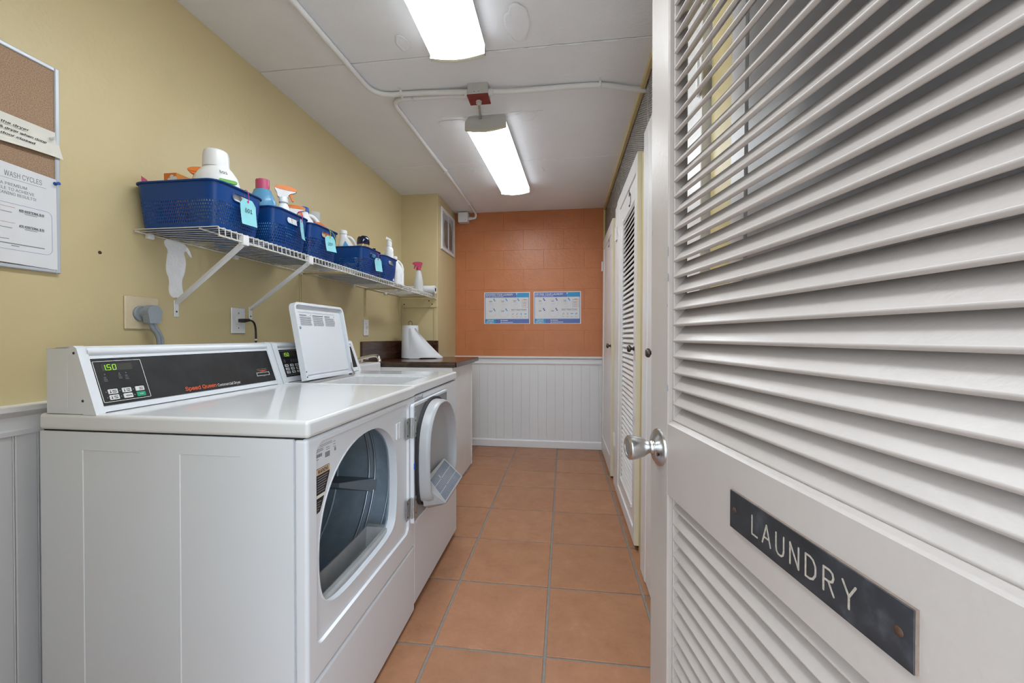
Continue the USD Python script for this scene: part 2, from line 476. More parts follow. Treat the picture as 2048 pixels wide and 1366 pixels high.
def blister(cx, cy, rx, ry, seed, h=0.0045):
    n = 40
    ang = np.linspace(0, 2 * np.pi, n, endpoint=False)
    rad = 1 + 0.35 * (meshkit.fbm(np.c_[np.cos(ang) * 1.6, np.sin(ang) * 1.6, np.full(n, seed * 3.1)]) - 0.5) * 2
    rings = []
    for k in np.linspace(0.04, 1, 12):
        x, y = cx + rx * rad * k * np.cos(ang), cy + ry * rad * k * np.sin(ang)
        z = h * (0.15 + 1.0 * meshkit.fbm(np.c_[x * 34, y * 34, np.full(n, seed)])) * (1.0 if k < 0.95 else 0.35) * (0.35 + 0.65 * k ** 1.5)
        rings.append(np.c_[x, y, ZC - z])
    v = np.vstack(rings + [np.array([[cx, cy, ZC - 0.001]])])
    f = []
    for i in range(11):
        for j in range(n):
            k = (j + 1) % n
            f += [[i * n + j, (i + 1) * n + j, (i + 1) * n + k], [i * n + j, (i + 1) * n + k, i * n + k]]
    for j in range(n):
        f.append([len(v) - 1, j, (j + 1) % n])
    m = trimesh.Trimesh(v, np.array(f), process=False)
    if m.face_normals[:, 2].mean() > 0:
        m.invert()
    return m


for a in ((-0.19, 1.62, 0.055, 0.095, 1), (-0.69, 1.66, 0.03, 0.05, 2), (-0.66, 2.33, 0.085, 0.05, 3), (-0.22, 2.30, 0.06, 0.05, 4), (-0.20, 3.05, 0.05, 0.06, 5), (-0.72, 3.0, 0.05, 0.06, 6)):
    part(ce, 'paint_blister', blister(*a), 'ceiling', smooth=True)
part(ce, 'paint_ridge', [tube(smooth_path([(x, 2.252 + 0.004 * math.sin(x * 30), ZC) for x in np.linspace(-0.73, -0.12, 12)], 3), 0.0028, 5)], 'ceiling', smooth=True)
part(ce, 'paint_ridge', [tube(smooth_path([(x, 1.763 + 0.005 * math.sin(x * 41), ZC) for x in np.linspace(-0.34, 0.3, 14)], 3), 0.0024, 5)], 'ceiling', smooth=True)

# left wall: painted plaster above a beadboard wainscot
wl = thing('wall_left', 'pale yellow painted wall with a patch of white filler', 'wall', kind='structure')
part(wl, 'plaster', box(XL - 0.1, XL, -0.05, YB + 0.1, -0.05, ZC + 0.05), 'yellow')
y = YF
while y < 1.6:
    part(wl, 'board', box(XL, XL + 0.009, y + 0.0012, y + 0.0465, 0.0, 0.90, 0.0022), 'white_panel')
    part(wl, 'bead', tube([(XL + 0.006, y + 0.0485, 0.0), (XL + 0.006, y + 0.0485, 0.90)], 0.0022, 6), 'white_panel', smooth=True)
    y += 0.0505


def spackle_patch():
    pts = [(1.290, 1.480), (1.335, 1.486), (1.378, 1.468), (1.398, 1.432), (1.392, 1.425), (1.372, 1.452), (1.362, 1.44), (1.372, 1.41), (1.366, 1.36), (1.352, 1.33), (1.362, 1.27), (1.348, 1.256), (1.335, 1.268), (1.318, 1.262),
           (1.302, 1.285), (1.308, 1.33), (1.292, 1.36), (1.297, 1.41), (1.303, 1.44), (1.288, 1.455)]
    poly = sg.Polygon(chaikin(pts, 2))
    m = extrude(poly, 0.0022)
    m = m.subdivide_to_size(0.012)
    v = m.vertices.copy()
    top = v[:, 2] > 0.001
    v[top, 2] += 0.0022 * meshkit.fbm(np.c_[v[top, 0] * 50, v[top, 1] * 18, np.zeros(top.sum())])
    return onto(trimesh.Trimesh(v, m.faces), (XL - 0.0008, 0, 0), (0, 1, 0), (0, 0, 1))


part(wl, 'filler_patch', spackle_patch(), 'spackle', smooth=40, label='smeared patch of white filler under the shelf')
part(wl, 'nail_hole', lathe([(0, 0.0015), (0.0045, 0.0012), (0.006, 0)], 12), 'rust') if False else None
part(wl, 'nail_hole', onto(lathe([(0, 0.0016), (0.004, 0.0014), (0.0055, 0)], 10), (XL, 1.084, 1.384), (0, 1, 0), (0, 0, 1)), 'rust')


def rail_profile(depth=0.03):
    return [(0, 0), (0.016, 0), (0.018, 0.012), (0.013, 0.017), (0.013, 0.048), (0.022, 0.056), (depth, 0.064), (depth, 0.076), (0, 0.08)]


def rail(p0, p1, nrm, z, prof):
    p0, p1, nrm = np.array(p0, float), np.array(p1, float), np.array(nrm, float)
    a = [np.array([*(p0 + nrm * d), z + h]) for d, h in prof]
    b = [np.array([*(p1 + nrm * d), z + h]) for d, h in prof]
    return loft([np.array(a), np.array(b)])


t1 = thing('trim_1', 'white chair rail along the left wall beside the dryer', 'chair rail', kind='structure')
part(t1, 'rail', rail((XL, YF), (XL, 1.62), (1, 0), 0.858, rail_profile()), 'white_trim')
t2 = thing('trim_2', 'white chair rail under the orange end wall', 'chair rail', kind='structure')
part(t2, 'rail', rail((0.385, YB), (XCH, YB), (0, -1), 0.840, rail_profile()), 'white_trim')

# back wall: orange painted concrete block above beadboard
wb = thing('wall_back', 'orange painted concrete block end wall above white beadboard', 'wall', kind='structure')
part(wb, 'backing', box(XL, 1.12, YB + 0.004, YB + 0.15, -0.05, ZC + 0.05), 'orange')
zrow = [0.90, 0.982, 1.181, 1.392, 1.594, 1.797, 1.992, 2.195, ZC + 0.01]
for i in range(len(zrow) - 1):
    x = XCH - 0.30 + (0.0 if i % 2 else 0.2)
    while x < 0.40:
        x0, x1 = max(x, XCH - 0.02), min(x + 0.4025, 0.42)
        if x1 > XCH:
            dy = rng.uniform(0, 0.0006)
            part(wb, 'block', box(x0 + 0.0002, x1 - 0.0002, YB + dy, YB + 0.05, zrow[i] + 0.0002, zrow[i + 1] - 0.0002, 0.0008), 'orange')
        x += 0.4035
x = XCH
while x < 0.38:
    part(wb, 'board', box(x + 0.0003, min(x + 0.0852, 0.39), YB - 0.010, YB + 0.01, 0.0, 0.85, 0.0009), 'white_panel')
    x += 0.0855
bb = thing('baseboard_back', 'white painted baseboard under the end wall beadboard', 'baseboard', kind='structure')
part(bb, 'board', rail((0.375, YB - 0.01), (XCH, YB - 0.01), (0, -1), 0.002, [(0, 0), (0.014, 0), (0.014, 0.064), (0.009, 0.072), (0, 0.076)]), 'white_trim')

# boxed-out chase in the far left corner
wc = thing('wall_corner', 'pale yellow boxed-out chase in the far left corner', 'wall', kind='structure')
part(wc, 'plaster', box(XL - 0.01, XCH, YCH, YB + 0.02, -0.02, ZC + 0.02, 0.003), 'yellow')
part(wc, 'cleat_board', box(XL, XCH - 0.002, YCH - 0.012, YCH, 1.375, 1.458, 0.002), 'yellow')
part(wc, 'edge_board', box(XCH - 0.034, XCH - 0.004, YCH - 0.006, YCH, 0.93, 1.376, 0.002), 'yellow')
part(wc, 'edge_board', box(XL, XL + 0.018, YCH - 0.006, YCH, 0.93, 1.376, 0.002), 'yellow')
for a, b in ((-1.42, 1.405), (-1.19, 1.435), (-1.16, 1.405)):
    part(wc, 'nail_hole', onto(lathe([(0, 0.001), (0.005, 0.0008), (0.006, 0)], 8), (a, YCH - 0.012, b), (1, 0, 0), (0, 0, 1)), 'rust')

# front wall with the doorway the camera stands in
wf = thing('wall_front', 'pale yellow front wall around the entrance doorway', 'wall', kind='structure')
part(wf, 'plaster', cut(box(XL - 0.1, 1.15, -0.02, YF, -0.05, ZC + 0.05), box(-0.52, 0.372, -0.2, 0.4, -0.2, 2.06)), 'yellow')
part(wf, 'jamb', [box(-0.52, -0.50, -0.02, YF, 0, 2.04, 0.002), box(-0.52, 0.372, -0.02, YF, 2.04, 2.06, 0.002)], 'white_trim')
gr = thing('ground', 'grey concrete walkway outside the entrance', 'ground', kind='structure')
part(gr, 'slab', box(-8, 8, -14, -0.02, -0.10, -0.012), 'concrete')

# right wall: closets behind a screen of yellow posts, white doors and wire mesh
LEAN = 0.006


def lean(m):
    m = m.copy()
    v = m.vertices.copy()
    v[:, 0] += LEAN * v[:, 2]
    m.vertices = v
    return m


wr = thing('wall_right', 'closet front of yellow posts and wire mesh along the right side', 'wall', kind='structure')
part(wr, 'closet_back', box(1.10, 1.15, 0, YB + 0.05, -0.05, ZC + 0.05), 'closet_dark')
for yy in (3.12, 2.05, 1.06):
    part(wr, 'closet_divider', box(0.44, 1.10, yy - 0.02, yy + 0.02, 0, ZC + 0.01), 'closet_dark')
POSTX = 0.384
for y0, y1 in ((3.985, 4.028), (3.055, 3.20), (1.972, 2.135), (0.968, 1.150), (0.122, 0.245)):
    part(wr, 'post', lean(box(POSTX, POSTX + 0.05, y0, y1, 0.0, 2.06, 0.003)), 'yellow_trim')
part(wr, 'ceiling_trim', box(0.381, 0.401, YF, YB, ZC - 0.026, ZC + 0.002, 0.002), 'yellow_trim')
part(wr, 'corner_trim', box(0.381, 0.401, YB - 0.018, YB, 2.0, ZC, 0.002), 'yellow_trim')
part(wr, 'header', box(0.402, 0.44, YF, YB, 2.02, 2.058, 0.002), 'yellow_trim')
for yy in (3.62, 3.14, 2.06, 1.02):
    part(wr, 'mesh_stay', box(0.409, 0.416, yy - 0.012, yy + 0.012, 2.05, ZC), 'mesh')


def expanded_mesh(x, y0, y1, z0, z1, w=0.024, h=0.0115, t=0.0030):
    n, m = int((y1 - y0) / w), int((z1 - z0) / h)
    seg = []
    for i in range(n):
        for j in range(m):
            a, b = y0 + i * w, z0 + j * h
            seg.append(((a, b + h / 2), (a + w / 2, b + h)))
            seg.append(((a + w / 2, b + h), (a + w, b + h / 2)))
            seg.append(((a, b + h / 2), (a + w / 2, b)))
            seg.append(((a + w / 2, b), (a + w, b + h / 2)))
    s = np.array(seg)
    d = s[:, 1] - s[:, 0]
    d /= np.linalg.norm(d, axis=1, keepdims=True)
    q = np.c_[-d[:, 1], d[:, 0]] * t / 2
    c = np.stack([s[:, 0] - q, s[:, 0] + q, s[:, 1] + q, s[:, 1] - q], 1)          # N,4,2
    N = len(c)
    V = np.zeros((N, 8, 3))
    V[:, :4, 0], V[:, 4:, 0] = x, x + 0.0018
    V[:, :4, 1:], V[:, 4:, 1:] = c, c
    base = (np.arange(N) * 8)[:, None, None]
    fq = np.array([[0, 1, 2, 3], [4, 7, 6, 5], [0, 4, 5, 1], [3, 2, 6, 7]])
    ft = np.vstack([fq[:, [0, 1, 2]], fq[:, [0, 2, 3]]])
    return trimesh.Trimesh(V.reshape(-1, 3), (base + ft[None]).reshape(-1, 3), process=False)


part(wr, 'wire_mesh', expanded_mesh(0.405, 0.90, YB, 2.045, ZC - 0.02), 'mesh', kind='stuff')


def hinge_leaf(yc, z, x=0.357, w=0.03):
    return [box(x - 0.0015, x + 0.004, yc - w, yc + w, z - 0.045, z + 0.045, 0.001), tube([(x - 0.004, yc, z - 0.047), (x - 0.004, yc, z + 0.047)], 0.0045, 8)]


def small_knob(y, z, x=0.360):
    m = lathe([(0, 0.034), (0.014, 0.034), (0.0185, 0.029), (0.0190, 0.021), (0.0150, 0.017), (0.0075, 0.014), (0.0075, 0.004), (0.013, 0.002), (0.013, 0)], 20)
    return onto(m, (x + LEAN * z, y, z), (0, 1, 0), (0, 0, 1)) if False else onto(m, (x + LEAN * z, y, z), (0, -1, 0), (0, 0, 1))


def digit_mesh(polys, yc, z, h, x):
    """Hand-painted figure on the door face, seen from the corridor: it reads along +y to -y."""
    m = strokes(polys, 0.012, 0.0008)
    return onto(m, (x + LEAN * z, yc, z), (0, -1, 0), (0, 0, 1))


# door_1: the plain closet door at the far end
d1 = thing('door_1', 'plain white closet door numbered 3 at the far right corner', 'door', (0.362, 3.98, 0), kind='structure')
X0 = 0.362
for nm, b in (('stile', (3.215, 3.30)), ('stile', (3.895, 3.98))):
    part(d1, nm, lean(box(X0, X0 + 0.034, b[0], b[1], 0.02, 2.045, 0.002)), 'white_closet')
for z0, z1 in ((0.02, 0.16), (1.945, 2.045)):
    part(d1, 'rail', lean(box(X0, X0 + 0.034, 3.30, 3.895, z0, z1, 0.002)), 'white_closet')
part(d1, 'panel', lean(box(X0 + 0.006, X0 + 0.028, 3.298, 3.897, 0.158, 1.947)), 'white_closet')
part(d1, 'edge_strip', lean(box(X0 + 0.001, X0 + 0.033, 3.2125, 3.2155, 0.02, 2.045)), 'cream')
k = part(d1, 'knob', small_knob(3.25, 1.045), 'bronze', smooth=40)
part(d1, 'number', digit_mesh([[(-0.026, 0.088), (-0.006, 0.10), (0.016, 0.094), (0.022, 0.076), (0.012, 0.058), (-0.008, 0.053), (0.014, 0.048), (0.026, 0.030), (0.016, 0.007), (-0.008, 0.0), (-0.028, 0.012)]], 3.50, 1.885, 0.1, X0 + 0.0052), 'ink', label='hand-painted figure 3')
for z in (1.80, 0.33):
    part(d1, 'hinge', [lean(a) for a in hinge_leaf(3.985, z)], 'white_closet', smooth=40)

# door_2: louvered closet door 5
d2 = thing('door_2', 'white closet door numbered 5 with a narrow louvered vent', 'door', (0.362, 2.93, 0), kind='structure')
part(d2, 'stile', lean(box(X0, X0 + 0.034, 2.142, 2.185, 0.03, 2.075, 0.002)), 'white_closet')
part(d2, 'stile', lean(box(X0, X0 + 0.034, 2.81, 2.93, 0.03, 2.075, 0.002)), 'white_closet')
for z0, z1 in ((0.03, 0.10), (1.985, 2.075)):
    part(d2, 'rail', lean(box(X0, X0 + 0.034, 2.185, 2.81, z0, z1, 0.002)), 'white_closet')
part(d2, 'panel', lean(cut(box(X0 + 0.008, X0 + 0.028, 2.183, 2.812, 0.098, 1.987), box(0.3, 0.5, 2.265, 2.685, 0.195, 1.87))), 'white_closet')
part(d2, 'edge_strip', lean(box(X0 + 0.001, X0 + 0.033, 2.1395, 2.1425, 0.03, 2.075)), 'cream')
part(d2, 'vent_frame', [lean(box(X0 + 0.002, X0 + 0.010, 2.683, 2.703, 0.175, 1.885, 0.002)), lean(box(X0 + 0.000, X0 + 0.012, 2.265, 2.703, 0.175, 0.197, 0.003))], 'white_closet')
z = 0.215
while z < 1.865:
    s = box(-0.020, 0.020, 2.267, 2.684, -0.0035, 0.0035, 0.0022)
    s.apply_transform(trimesh.transformations.rotation_matrix(math.radians(-58), [0, 1, 0]))
    part(d2, 'slat', lean(move(s, (X0 + 0.019, 0, z))), 'white_closet')
    z += 0.0305
part(d2, 'knob', small_knob(2.185, 1.055), 'bronze', smooth=40)
part(d2, 'number', digit_mesh([[(0.026, 0.11), (-0.02, 0.112), (-0.028, 0.066), (0.0, 0.072), (0.026, 0.052), (0.026, 0.022), (0.0, 0.0), (-0.03, 0.008)]], 2.42, 1.885, 0.11, X0 + 0.0072), 'ink', label='hand-painted figure 5')
for z in (1.85, 0.38):
    part(d2, 'hinge', [lean(a) for a in hinge_leaf(2.945, z)], 'white_closet', smooth=40)
part(d2, 'jamb', lean(box(X0 + 0.002, X0 + 0.036, 2.948, 3.05, 0.03, 2.06, 0.002)), 'white_closet')

# door_3: the next closet door, mostly behind the open entrance door
d3 = thing('door_3', 'plain white closet door behind the edge of the open entrance door', 'door', (0.362, 1.85, 0), kind='structure')
part(d3, 'jamb', lean(box(X0, X0 + 0.040, 1.862, 1.970, 0.006, 2.085, 0.003)), 'white_closet')
part(d3, 'leaf', lean(box(X0 + 0.001, X0 + 0.035, 1.165, 1.857, 0.015, 2.085, 0.002)), 'white_closet')
part(d3, 'knob', small_knob(1.70, 1.052), 'bronze', smooth=40)
for z in (1.835, 1.0, 0.3):
    part(d3, 'hinge', [lean(a) for a in hinge_leaf(1.165, z, w=0.02)], 'white_closet', smooth=40)
d4 = thing('door_4', 'white closet door seen only through the slats of the entrance door', 'door', (0.362, 0.88, 0), kind='structure')
part(d4, 'jamb', lean(box(X0 + 0.002, X0 + 0.040, 0.893, 0.966, 0.006, 2.085, 0.003)), 'white_closet')
part(d4, 'leaf', lean(box(X0 + 0.002, X0 + 0.036, 0.25, 0.880, 0.015, 2.085, 0.002)), 'white_panel')

# ------------------------------------------------------------------ the open louvered entrance door
DA, DP = math.radians(9.4147), 0.36
Dv, Nv = np.array([-math.sin(DA), math.cos(DA), 0]), np.array([math.cos(DA), math.sin(DA), 0])


def dr(m):
    """Door coordinates (x = minus the distance along the door, y = depth behind its face, z) to the room."""
    return onto(m, Nv * DP, -Dv, Nv)


TH = 0.042
d5 = thing('door_5', 'open white louvered entrance door in the right foreground', 'door', Nv * DP + Dv * 0.10, kind='structure')
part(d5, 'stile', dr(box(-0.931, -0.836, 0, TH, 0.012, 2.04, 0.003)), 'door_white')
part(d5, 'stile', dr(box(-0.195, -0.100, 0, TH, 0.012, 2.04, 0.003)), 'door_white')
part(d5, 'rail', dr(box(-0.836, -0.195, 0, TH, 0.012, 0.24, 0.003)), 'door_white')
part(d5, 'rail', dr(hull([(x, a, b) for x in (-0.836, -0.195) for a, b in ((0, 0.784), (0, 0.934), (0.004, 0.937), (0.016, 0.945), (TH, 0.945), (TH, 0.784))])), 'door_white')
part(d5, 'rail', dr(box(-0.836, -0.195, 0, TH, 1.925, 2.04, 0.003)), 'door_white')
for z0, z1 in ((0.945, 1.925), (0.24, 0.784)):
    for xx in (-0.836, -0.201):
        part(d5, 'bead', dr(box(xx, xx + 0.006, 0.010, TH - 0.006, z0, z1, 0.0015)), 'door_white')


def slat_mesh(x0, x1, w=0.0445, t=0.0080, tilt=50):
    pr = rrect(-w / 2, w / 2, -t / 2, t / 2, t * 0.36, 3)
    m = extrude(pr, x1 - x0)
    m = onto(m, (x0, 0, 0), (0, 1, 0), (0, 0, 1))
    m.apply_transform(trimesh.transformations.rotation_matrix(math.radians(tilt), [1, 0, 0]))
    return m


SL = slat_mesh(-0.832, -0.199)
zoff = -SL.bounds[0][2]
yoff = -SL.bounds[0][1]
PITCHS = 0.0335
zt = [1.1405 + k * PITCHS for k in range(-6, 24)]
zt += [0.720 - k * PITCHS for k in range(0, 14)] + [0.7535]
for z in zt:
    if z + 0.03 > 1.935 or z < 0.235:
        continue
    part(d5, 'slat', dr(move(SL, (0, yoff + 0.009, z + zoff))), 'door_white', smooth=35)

kn = part(d5, 'knob_rose', dr(onto(lathe([(0.0, 0.015), (0.017, 0.015), (0.020, 0.0125), (0.034, 0.0085), (0.0405, 0.004), (0.0415, 0)], 40), (-0.882, 0, 0.872), (1, 0, 0), (0, 0, 1))), 'satin', smooth=35)
part(kn, 'knob', dr(onto(lathe([(0, 0.0705), (0.0165, 0.0705), (0.0178, 0.0725), (0.0225, 0.0725), (0.0262, 0.069), (0.0272, 0.064), (0.0255, 0.052), (0.0205, 0.036), (0.0140, 0.026), (0.0125, 0.022), (0.0135, 0.019), (0.0150, 0.017), (0.0150, 0.013), (0, 0.013)], 40),
                                (-0.882, 0, 0.872), (1, 0, 0), (0, 0, 1))), 'satin', smooth=35)
part(kn, 'pin_hole', dr(onto(lathe([(0, 0.0006), (0.0042, 0.0006), (0.0042, 0)], 12), (-0.860, -0.0122, 0.862), (1, 0, 0), (0, 0, 1))), 'rust')

sg_loc = Nv * DP + Dv * 0.464 + np.array([0, 0, 0.829])
sign = thing('door_sign', 'black engraved plate reading LAUNDRY screwed to the louvered door', 'sign', sg_loc)
part(sign, 'plate', dr(box(-0.600, -0.328, -0.0044, -0.0012, 0.829, 0.8855, 0.0005)), 'sign')
part(sign, 'core', dr(box(-0.5995, -0.3275, -0.0034, 0.0, 0.8295, 0.8858)), 'sign_edge')
LET = {'L': (0.60, [[(0, 1), (0, 0), (0.55, 0)]]), 'A': (0.80, [[(0, 0), (0.38, 1), (0.76, 0)], [(0.14, 0.33), (0.62, 0.33)]]),
       'U': (0.72, [[(0, 1), (0, 0.3), (0.06, 0.1), (0.2, 0), (0.45, 0), (0.6, 0.1), (0.66, 0.3), (0.66, 1)]]), 'N': (0.72, [[(0, 0), (0, 1), (0.66, 0), (0.66, 1)]]),
       'D': (0.76, [[(0, 0), (0, 1), (0.3, 1), (0.52, 0.92), (0.68, 0.7), (0.70, 0.5), (0.68, 0.3), (0.52, 0.08), (0.3, 0), (0, 0)]]),
       'R': (0.70, [[(0, 0), (0, 1), (0.38, 1), (0.56, 0.92), (0.62, 0.75), (0.56, 0.58), (0.38, 0.5), (0, 0.5)], [(0.3, 0.5), (0.64, 0)]]),
       'Y': (0.72, [[(0, 1), (0.36, 0.48), (0.72, 1)], [(0.36, 0.48), (0.36, 0)]])}
H = 0.0255
x = -0.5465
for ch in 'LAUNDRY':
    w, ps = LET[ch]
    m = strokes([[(a * H * 0.82, b * H) for a, b in p] for p in ps], 0.0025, 0.0004)
    part(sign, 'letter', dr(onto(m, (x, -0.00425, 0.8435), (1, 0, 0), (0, 0, 1))), 'sign_core')
    x += w * H * 0.82 + 0.0096
for u_, z_, h_ in ((-0.9225, 1.36, 0.012), (-0.838, 1.30, 0.020), (-0.8375, 1.245, 0.016), (-0.838, 1.01, 0.012), (-0.8395, 1.185, 0.006)):
    part(d5, 'paint_chip', dr(box(u_ - 0.0009, u_ + 0.0009, -0.0003, 0.001, z_ - h_ / 2, z_ + h_ / 2)), 'plug_grey')
for xx in (-0.588, -0.341):
    part(sign, 'screw', dr(onto(lathe([(0, 0.0022), (0.003, 0.002), (0.0046, 0.0006), (0.0046, 0)], 14), (xx, -0.0042, 0.858), (1, 0, 0), (0, 0, 1))), 'rust', smooth=40)

# ------------------------------------------------------------------ shared appliance console
CA, CB = np.array([-1.236, 0, 1.085]), np.array([-1.180, 0, 0.925])
CE = (CB - CA) / np.linalg.norm(CB - CA)
CN = np.cross(np.array([0, 1.0, 0]), -CE)
if CN[0] < 0:
    CN = -CN


def on_console(m, lift=0.0):
    """Local x along the machine's width (+Y), local y up the slope measured from its top edge (negative = down)."""
    return onto(m, CA + CN * lift, (0, 1, 0), -CE)


def console_body(y0, y1):
    prof = [(-1.325, 0.92), (-1.325, 1.087), (-1.318, 1.091), (-1.262, 1.094), (-1.246, 1.093), (-1.238, 1.087), (-1.2345, 1.078), (-1.180, 0.923)]
    return loft([np.array([(a, y0, b) for a, b in prof]), np.array([(a, y1, b) for a, b in prof])])


def end_cap(y0, y1):
    prof = [(-1.270, 0.918), (-1.270, 1.0945), (-1.248, 1.0965), (-1.236, 1.091), (-1.230, 1.078), (-1.174, 0.918)]
    prof = [(-1.256, 1.095), (-1.244, 1.0955), (-1.2345, 1.090), (-1.2305, 1.079), (-1.176, 0.9195), (-1.215, 0.9195), (-1.262, 1.07)]
    return loft([np.array([(a, y0, b) for a, b in prof]), np.array([(a, y1, b) for a, b in prof])])


def seven_seg(s, x, y, h):
    """Segment digits, local xy; '.' is a dot."""
    w, on = h * 0.52, {'1': 'bc', '5': 'afgcd', '0': 'abcdef', 'L': 'd'}
    seg = {'a': ((0, h), (w, h)), 'b': ((w, h), (w, h / 2)), 'c': ((w, h / 2), (w, 0)), 'd': ((0, 0), (w, 0)), 'e': ((0, 0), (0, h / 2)), 'f': ((0, h / 2), (0, h)), 'g': ((0, h / 2), (w, h / 2))}
    ls = []
    for ch in s:
        if ch == '.':
            ls.append([(x - h * 0.22, 0.0 + y), (x - h * 0.14, y)])
            continue
        for k in on[ch]:
            (a, b), (c, d) = seg[k]
            sk = 0.06
            p, q = np.array((a + b * sk, b)), np.array((c + d * sk, d))
            u = (q - p) * 0.1
            ls.append([tuple(p + u + (x, y)), tuple(q - u + (x, y))])
        x += h * 0.88
    return strokes(ls, h * 0.10, 0.0005)


# ------------------------------------------------------------------ the dryer
Y0, Y1 = 0.868, 1.551
dy = thing('clothes_dryer', 'white commercial clothes dryer with its round door hanging open', 'dryer', (-0.97, 1.21, 0))


def emboss(y0, y1):
    return hull([(x, Y0 + d, z) for d, e in ((-0.004, 0.0), (0.0018, 0.0045)) for x in (y0 + e, y1 - e) for z in (0.12 + e, 0.833 - e)])


part(dy, 'side_panel', cut(box(-1.346, -0.634, Y0, Y0 + 0.02, 0.012, 0.876), emboss(-1.222, -1.048), emboss(-0.942, -0.769)), 'appliance_body', label='near side panel with two pressed rectangles')
part(dy, 'side_panel', box(-1.346, -0.62, Y1 - 0.02, Y1 - 0.0015, 0.012, 0.876), 'appliance_body')
part(dy, 'back_panel', box(-1.346, -1.33, Y0 + 0.02, Y1 - 0.02, 0.012, 0.876), 'appliance_body')
part(dy, 'base', box(-1.34, -0.635, Y0 + 0.01, Y1 - 0.01, 0.004, 0.012), 'dark_gap')

OPEN = chaikin([(1.141, .826), (1.233, .826), (1.298, .801), (1.345, .766), (1.378, .721), (1.392, .659), (1.394, .574), (1.388, .487), (1.369, .434), (1.309, .416), (1.183, .410), (1.077, .409), (1.005, .414), (.960, .430), (.934, .462), (.922, .515),
                (.920, .580), (.928, .640), (.945, .690), (.973, .735), (1.016, .776), (1.072, .808)], 2)
open_poly = sg.Polygon(OPEN)


def in_front(poly, x, d):
    """Polygon in (Y, Z) extruded by d from the plane x, outward (+X)."""
    return onto(extrude(poly, d), (x, 0, 0), (0, 1, 0), (0, 0, 1))


recess = rrect(0.900, 1.491, 0.352, 0.862, 0.03, 6)
recess = unary_union([recess]).intersection(sg.Polygon([(0.85, 0.30), (1.40, 0.30), (1.56, 0.42), (1.56, 0.95), (0.85, 0.95)]))
outer = sg.box(Y0 + 0.010, 0.276, Y1 - 0.0015, 0.874)
plate = outer.difference(recess)
fp = part(dy, 'front_panel', cut(rbox(-0.634, -0.599, Y0, Y1 - 0.0015, 0.276, 0.876, 0.009), hull([(x, yy, zz) for x, gr_ in ((-0.6065, -0.007), (-0.590, 0.0005)) for yy, zz in np.array(recess.buffer(gr_).exterior.coords)]), in_front(open_poly, -0.70, 0.2), box(-0.70, -0.62, Y0 + 0.02, Y1 - 0.02, 0.2, 0.95)), 'appliance', smooth=30)
part(dy, 'lower_panel', cut(rbox(-0.634, -0.600, Y0, Y1 - 0.0015, 0.010, 0.272, 0.009), box(-0.70, -0.62, Y0 + 0.02, Y1 - 0.02, -0.1, 0.26)), 'appliance', smooth=30)
part(dy, 'panel_gap', box(-0.630, -0.606, Y0 + 0.004, Y1 - 0.006, 0.26, 0.29), 'grey_light')
tunnel = open_poly.buffer(0.002).difference(open_poly.buffer(-0.0015))
part(dy, 'opening_lip', in_front(tunnel, -0.634, 0.029), 'appliance', smooth=40)
part(dy, 'bulkhead', in_front(sg.box(Y0 + 0.022, 0.28, Y1 - 0.022, 0.872).difference(open_poly.buffer(-0.002)), -0.640, 0.006), 'drum')

DC = (1.21, 0.605)
dr_ = part(dy, 'drum', None or onto(cut(trimesh.creation.cylinder(0.292, 0.56, sections=72), move(trimesh.creation.cylinder(0.288, 0.56, sections=72), (0, 0, 0.006))), (-0.918, *DC), (0, 1, 0), (0, 0, 1)), 'drum', smooth=40)
for xo, rr in ((-0.742, 0.0055), (-0.766, 0.0055), (-0.90, 0.004), (-0.682, 0.0045)):
    a = np.linspace(0, 2 * np.pi, 72, endpoint=False)
    part(dr_, 'drum_rib', tube(np.c_[np.full(72, xo), DC[0] + 0.287 * np.cos(a), DC[1] + 0.287 * np.sin(a)], rr, 8, close=True), 'drum_rib' if rr > 0.005 else 'drum', smooth=True)


def baffle(deg):
    a = math.radians(deg)
    u, w = np.array([0, math.cos(a), math.sin(a)]), np.array([0, -math.sin(a), math.cos(a)])
    c = np.array([0, *DC])
    pts = []
    for x, top in ((-1.19, 0.200), (-0.84, 0.200), (-0.732, 0.284)):
        for s, r in ((-0.026, 0.29), (0.026, 0.29), (-0.006, top), (0.010, top)):
            pts.append(c + np.array([x, 0, 0]) + u * r + w * s)
    return hull(pts)


for dg in (-14, 106, 226):
    part(dr_, 'baffle', baffle(dg), 'baffle', smooth=20)


def bend(m):
    m = m.subdivide_to_size(0.03)
    v = m.vertices.copy()
    v[:, 2] += 0.12 * (v[:, 1] - 1.13) ** 2
    m.vertices = v
    return m


tray = cut(box(-0.715, -0.622, 0.935, 1.385, 0.352, 0.428, 0.006), hull([(x, yy, zz) for (x0, x1, a, b, zz) in ((-0.697, -0.648, 0.965, 1.330, 0.372), (-0.708, -0.638, 0.948, 1.368, 0.45)) for x in (x0, x1) for yy in (a, b)]))
lt = part(dy, 'lint_tray', bend(tray), 'grey_tray', smooth=30)
part(lt, 'tray_slot', bend(box(-0.690, -0.656, 0.975, 1.325, 0.3725, 0.3735)), 'dark_gap')

